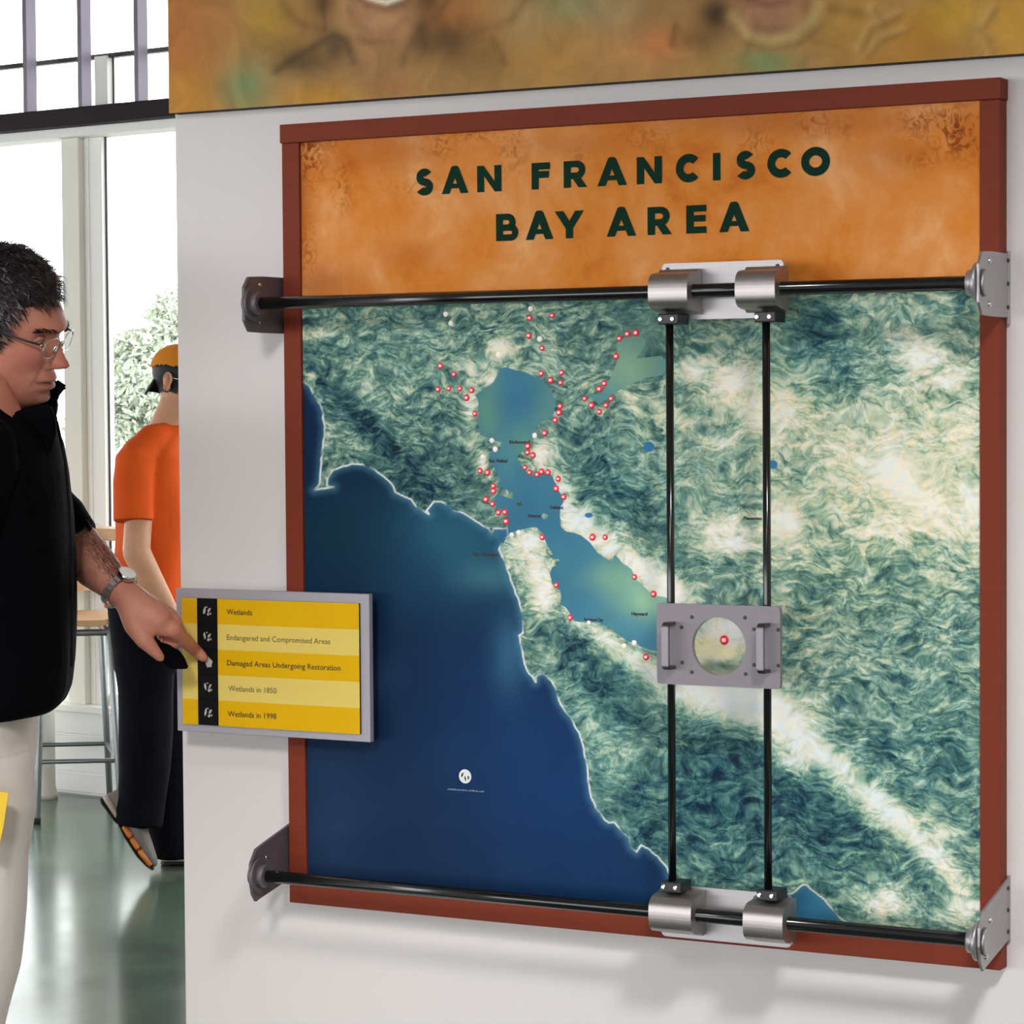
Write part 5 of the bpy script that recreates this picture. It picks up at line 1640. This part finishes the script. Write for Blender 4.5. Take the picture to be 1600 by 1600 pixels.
    jm = remeshed(jp, .0055, 6)
    displace(jm, .007, 9.0, 3.0, (1, 1, .6))
    jk = obj('jacket', jm, 'jacket', t)
    jk['label'] = 'black fleece jacket'
    # stand-up collar: open band from the throat on the near side round the back, tip pointing forward on the far side
    cpath = [(28, 690, -.085, 690 - 652), (6, 668, -.10, 20), (-40, 640, -.09, 40), (-85, 640, -.02, 46), (-80, 640, .06, 46), (-30, 642, .095, 48), (20, 652, .095, 50), (56, 662, .085, 46), (76, 662, .070, 40)]
    bm = bmesh.new()
    lo, hi = [], []
    for px_, py_, dv, h in cpath:
        lo.append(q1(px_, py_ + 26, dv)); hi.append(q1(px_ + (20 if px_ > 50 else 0), py_ - h, dv * 1.02))
    L = [bm.verts.new(p) for p in lo]; H = [bm.verts.new(p) for p in hi]
    for k in range(len(L) - 1):
        bm.faces.new((L[k], L[k + 1], H[k + 1], H[k]))
    me = bpy.data.meshes.new('collar'); bm.to_mesh(me); bm.free()
    co_ = bpy.data.objects.new('tmp', me); COL.objects.link(co_)
    sm = co_.modifiers.new('s', 'SUBSURF'); sm.levels = 2; sm.render_levels = 2
    so = co_.modifiers.new('t', 'SOLIDIFY'); so.thickness = .006; so.offset = 0
    dg = bpy.context.evaluated_depsgraph_get()
    cm = bpy.data.meshes.new_from_object(co_.evaluated_get(dg)); bpy.data.objects.remove(co_)
    obj('collar', cm, 'jacket', jk, True)
    tipm = prismoid([q1(x, y, .055) for x, y in ((60, 625), (78, 600), (87, 592), (96, 597), (104.5, 604.5), (95, 613), (90, 622), (88, 632), (87, 646), (92, 672), (60, 690))], V * .010)
    obj('collar_tip', tipm, 'jacket', jk)
    near = prismoid([q1(x, y, -.085) for x, y in ((64, 632), (48, 637), (30, 640), (20, 646), (17, 662), (15, 679), (4, 690), (40, 715), (80, 705), (88, 672), (84, 645), (76, 632))], V * .012)
    obj('collar_flap', near, 'jacket', jk)
    # rolled cuff tab on the pointing sleeve
    obj('cuff_tab', plate([at(x, y, 4.575) for x, y in ((127, 812), (136, 813), (143, 826), (140, 831), (135, 829))], V * .012), 'jacket', jk)
    zp = [q1(88, 660, -.03), q1(101, 720, -.04), q1(108, 800, -.05), q1(112, 900, -.055), q1(111, 1040, -.055)]
    obj('zip', tube([p + U * .001 for p in zp], .0025, 8), 'black', jk)
    hemp = [oval(q1(82 - 108 + 2, 1113), 109 * S1, .162, 36)]
    # --- trousers
    tp = [rings_mesh([oval(q1(cx, y), w * S1, rv, 32) for cx, y, w, rv in ((-38, 1085, 94, .160), (-39, 1130, 94, .165), (-40, 1170, 94, .168), (-38, 1215, 88, .160))])]
    for s, D_ in ((-1, -.082), (1, .082)):
        k = 0 if s < 0 else -18
        tp.append(tube([q1(-36, 1180, D_), q1(-30 + k, 1256, D_), q1(-38 + k, 1330, D_), q1(-38 + k, 1412, D_), q1(-44 + k, 1500, D_), q1(-62 + k, 1600, D_ * 1.05), q1(-76 + k, 1800, D_ * 1.08), q1(-86 + k, 2040, D_ * 1.1), q1(-88 + k, 2095, D_ * 1.1)],
                       [.088, .084, .081, .079, .078, .074, .068, .064, .064], 24, False))
    tm = remeshed(tp, .0060, 5)
    displace(tm, .009, 9.0, 9.0, (1, 1, .45))
    tr = obj('trousers', tm, 'trousers', t)
    obj('pocket_slit', tube([q1(33, 1187, -.075), q1(27, 1199, -.086)], .0026, 8), 'black', tr)
    for an, kk in ((anN, 0), (anF, 1)):
        sp = tube([an - Z * .075 - U * .04, an - Z * .078 + U * .06, an - Z * .085 + U * .17], [.048, .048, .036], 18)
        sm_ = remeshed([sp], .008, 3)
        for v in sm_.vertices:
            v.co.z = max(v.co.z, 0.012)
        sh_ = obj('shoe', sm_, 'black', t)
    # --- steel wristwatch
    ax = (wr - at(152, 888, 4.59)).normalized()
    c = at(186, 922, 4.567)
    a = ax.orthogonal().normalized(); b = ax.cross(a)
    w0 = None
    for k in range(22):
        an_ = 2 * math.pi * k / 22
        d = a * math.cos(an_) + b * math.sin(an_)
        tg = (-a * math.sin(an_) + b * math.cos(an_))
        bm = bmesh.new()
        bmesh.ops.create_cube(bm, size=1.0)
        Mm = Matrix(((ax.x * .012, tg.x * .0070, d.x * .0035, c.x + d.x * .0320), (ax.y * .012, tg.y * .0070, d.y * .0035, c.y + d.y * .0320), (ax.z * .012, tg.z * .0070, d.z * .0035, c.z + d.z * .0320), (0, 0, 0, 1)))
        bm.transform(Mm)
        if w0 is None:
            w0 = obj('watch', bm, 'steel', t); w0['label'] = 'steel wristwatch'
        else:
            obj('link', bm, 'alu', w0)
    dirw = (at(203, 902, 4.55) - c); dirw = (dirw - ax * dirw.dot(ax)).normalized()
    obj('watch_case', cylm(c + dirw * .0285, c + dirw * .0375, .0170, .0158, 28), 'steel', w0)
    obj('watch_face', cylm(c + dirw * .0372, c + dirw * .0380, .0140, None, 28), 'white_paint', w0)
    return t
build_man()

# black pouch hanging from his curled fingers, yellow brochure in the other hand
pw = [at(x, y, d) for x, y, d in ((248, 1003, 4.560), (262, 1006, 4.562), (279, 1017, 4.565), (287, 1028, 4.568), (294, 1045, 4.570), (281, 1046, 4.565), (262, 1044, 4.560), (252, 1030, 4.556))]
pouch = obj('pouch', plate(pw, V * .014 * 1.0), 'jacket')
bv = bmesh.new(); bv.from_mesh(pouch.data)
bmesh.ops.bevel(bv, geom=list(bv.edges), offset=.0022, segments=2, affect='EDGES'); bv.to_mesh(pouch.data); bv.free()
tag(pouch, 'small black pouch held under the pointing hand', 'pouch')
br = [at(-40, 1228, PD - .200), at(13, 1239, PD - .206), at(5, 1292, PD - .206), at(-3, 1330, PD - .206), at(-46, 1322, PD - .200)]
bro = obj('brochure', plate(br, V * .004), 'brochure')
tag(bro, 'bright yellow brochure held beside the pale trousers', 'brochure')

# ------------------------------------------------------------------ the visitor in orange
QD = 9.27
S2 = QD / F
def q2(px, py, d=0.0):
    return at(px, py, QD + d)

def build_visitor():
    base = fl(250, 1365)
    t = thing('person', 'person in orange t-shirt, dark jeans and backward orange cap behind the wall edge', 'person', base)
    f, l, u = head_frame(math.radians(12), math.radians(24))
    ho = q2(287, 592)
    Mx = frame_matrix(f, l, u, ho, 1.0)
    parts = []
    parts.append(tube([q2(284, 610), q2(270, 645), q2(256, 690)], [.056, .058, .070], 18))
    trunk = [(250, 690, .06, .11), (243, 730, .105, .165), (240, 800, .110, .155), (236, 880, .105, .140), (232, 950, .110, .150), (232, 1010, .105, .150)]
    parts.append(rings_mesh([oval(q2(cx, cy), a, b) for cx, cy, a, b in trunk]))
    shN, elN, wrN = q2(222, 728, -.15), q2(213, 862, -.20), q2(266, 955, -.17)
    parts.append(tube([shN, elN], [.046, .046], 18)); parts.append(tube([elN, q2(236, 908, -.19), wrN], [.047, .043, .028], 18))
    hb = q2(284, 988, -.155)
    parts.append(tube([wrN, hb], [.028, .034], 14))
    for k in range(4):
        o = V * (-.030 + .019 * k)
        parts.append(tube([hb + o, hb + o + U * .045 - Z * .035, hb + o + U * .06 - Z * .065], [.0105, .0095, .0085], 10))
    parts.append(tube([hb - V * .03, hb - V * .05 + U * .035 - Z * .01], [.013, .0095], 10))
    shF, elF = q2(255, 715, .17), q2(280, 850, .20)
    parts.append(tube([shF, elF, q2(330, 930, .15)], [.058, .046, .028], 14))
    kN, aN = q2(230, 1130, -.09), q2(214, 1272, -.09)
    kF, aF = q2(262, 1135, .09), q2(268, 1326, .09)
    for a, b, c in ((q2(232, 1000, -.08), kN, aN), (q2(240, 1000, .08), kF, aF)):
        parts.append(tube([a, b, c], [.078, .054, .038], 14))
    body = remeshed(parts, .0060, 4)
    body, info = add_head(body, Mx, False)
    obj('body', body, 'skin_tan', t)
    # hair below the cap and the cap itself
    nu, nv, P = info
    n_ = P.reshape(-1, 3); nrm = n_ / np.linalg.norm(n_, axis=1)[:, None]
    def shellmesh(mask, off):
        sh = n_ + nrm * off[:, None]
        faces = []
        for j in range(nv - 1):
            for i in range(nu):
                i2 = (i + 1) % nu
                q = (j * nu + i, j * nu + i2, (j + 1) * nu + i2, (j + 1) * nu + i)
                if all(mask[k] for k in q): faces.append(q)
        used = sorted({k for q in faces for k in q}); mp = {k: i for i, k in enumerate(used)}
        me = bpy.data.meshes.new('shell')
        me.from_pydata([Mx @ Vector(sh[k]) for k in used], [], [tuple(mp[k] for k in q) for q in faces])
        me.polygons.foreach_set('use_smooth', [True] * len(me.polygons))
        return me
    hairm = (n_[:, 2] > np.where(n_[:, 0] > .03, .05, -.045 - .2 * np.clip(-n_[:, 0], 0, .1)))
    obj('hair', shellmesh(hairm, np.full(len(n_), .006)), 'hair_black', t)
    capm = n_[:, 2] > (.036 + .28 * n_[:, 0] * 0 - .30 * np.clip(-n_[:, 0] - .02, 0, .1))
    cap = obj('cap', shellmesh(capm, np.full(len(n_), .013)), 'orange_cap', t)
    cap['label'] = 'backward orange cap with black brim'
    obj('cap_button', tube([Mx @ Vector((-.012, 0, .130)), Mx @ Vector((-.012, 0, .135))], .006, 10), 'orange_cap', cap)
    bm = bmesh.new()
    rows = []
    for i in range(7):
        r_ = .0 + i / 6 * .078
        row = []
        for k in range(13):
            a = math.radians(-40 + 80 * k / 12)
            R = .096 + r_ * .42 * math.cos(a * .9)
            row.append(bm.verts.new(Mx @ Vector((-R * math.cos(a) * 1.0, R * .82 * math.sin(a), .004 - r_ * .95 - .012 * (math.sin(a) ** 2)))))
        rows.append(row)
    for a, b in zip(rows[:-1], rows[1:]):
        for k in range(12):
            bm.faces.new((a[k], a[k + 1], b[k + 1], b[k]))
    g = bmesh.ops.solidify(bm, geom=list(bm.faces), thickness=.003)
    obj('brim', bm, 'black', cap, True)
    obj('spectacles', tube([Mx @ Vector((-.012, -.084, .004)), Mx @ Vector((.03, -.080, .004)), Mx @ Vector((.09, -.066, .0))], .002, 8), 'steel', t)
    # t-shirt
    tp = [rings_mesh([oval(q2(cx, cy), a, b, 32) for cx, cy, a, b in ((266, 664, .060, .070), (258, 680, .080, .105), (248, 712, .110, .175), (243, 750, .126, .185), (243, 810, .128, .172), (240, 870, .128, .158), (234, 915, .135, .162), (228, 948, .140, .168))])]
    tp.append(tube([q2(222, 708, -.13), q2(211, 724, -.17), q2(208, 755, -.19), q2(208, 790, -.205), q2(208.5, 814, -.208)], [.066, .070, .069, .066, .067], 24, 'start'))
    tp.append(tube([q2(258, 684, -.04), q2(240, 690, -.09), q2(218, 712, -.15)], [.058, .056, .062], 18))
    tp.append(tube([q2(255, 712, .16), q2(270, 800, .20)], [.070, .064], 20, 'start'))
    tm = remeshed(tp, .0065, 4)
    displace(tm, .013, 10.0, 1.0, (1, 1, .5))
    obj('t_shirt', tm, 'orange_shirt', t)
    # jeans
    jp = [rings_mesh([oval(q2(cx, cy), a, b, 28) for cx, cy, a, b in ((226, 938, .122, .155), (229, 970, .122, .160), (234, 1010, .124, .165), (236, 1045, .122, .160))])]
    jp.append(tube([q2(226, 1020, -.08), q2(228, 1080, -.088), q2(229, 1140, -.09), q2(226, 1200, -.09), q2(221, 1245, -.09), q2(216, 1288, -.088)], [.104, .094, .090, .086, .082, .080], 22, False))
    jp.append(tube([q2(240, 1020, .08), q2(256, 1130, .09), q2(262, 1240, .09), q2(266, 1340, .09)], [.104, .092, .084, .078], 22, False))
    jm = remeshed(jp, .0075, 4)
    displace(jm, .009, 8.0, 5.0, (1, 1, .5))
    obj('jeans', jm, 'jeans', t)
    # trainers: near one up on its toe, far one flat
    def trainer(heel, toe, up, side, nm):
        d = (toe - heel); Ln = d.length; d.normalize()
        up = (up - d * up.dot(d)).normalized(); sd = d.cross(up)
        def Pn(a, h, s): return heel + d * (a * Ln) + up * h + sd * s
        def loft(stations, hb, ht_f, inset=0.0, n=20):
            rr = []
            for a, w, h0, h1 in stations:
                ring = []
                for k in range(n):
                    an = 2 * math.pi * k / n
                    ring.append(Pn(a, (h0 + h1) / 2 + (h1 - h0) / 2 * math.sin(an), (w - inset) * math.copysign(abs(math.cos(an)) ** .7, math.cos(an))))
                rr.append(ring)
            return rings_mesh(rr)
        up_ = obj(nm, loft([(0.0, .020, .025, .070), (.05, .034, .022, .100), (.2, .037, .020, .110), (.38, .037, .020, .098), (.55, .043, .020, .078), (.75, .046, .020, .062), (.92, .034, .020, .048), (1.0, .014, .022, .036)], 0, 0), 'shoe_grey', t)
        obj('sole', loft([(-.015, .020, .000, .012), (.04, .038, -.002, .012), (.30, .036, .002, .012), (.36, .036, .008, .014), (.5, .042, .000, .012), (.78, .049, .000, .012), (.95, .034, .006, .016), (1.02, .012, .012, .020)], 0, 0), 'rubber', up_)
        obj('heel_wedge', loft([(-.012, .022, .010, .040), (.05, .0385, .010, .038), (.28, .038, .010, .034), (.34, .030, .012, .026)], 0, 0), 'shoe_pale', up_)
        for a0, a1, w0, w1 in ((.40, .56, .042, .047), (.57, .72, .047, .051), (.73, .96, .051, .034)):
            obj('sole_insert', loft([(a0, w0 - .004, .009, .034), (a0 + .03, w0 + .002, .008, .036), (a1 - .03, w1 + .002, .008, .036), (a1, w1 - .004, .009, .032)], 0, 0), 'shoe_orange', up_)
        for k in range(3):
            a = .46 + .07 * k
            obj('lace', tube([Pn(a, .090 - .028 * k * .9, -.026), Pn(a + .005, .100 - .026 * k, 0), Pn(a, .090 - .028 * k * .9, .026)], .003, 8), 'shoe_pale', up_)
        return up_
    trainer(q2(157, 1250, -.09), q2(232, 1361, -.09), U * 1.0 + Z * .7, -1, 'shoe')
    fz = fl(262, 1352)
    trainer(fz + V * .02 - U * .02 + Z * .001, fz + V * .02 + U * .26 + Z * .001, Z, 1, 'shoe')
    return t
build_visitor()
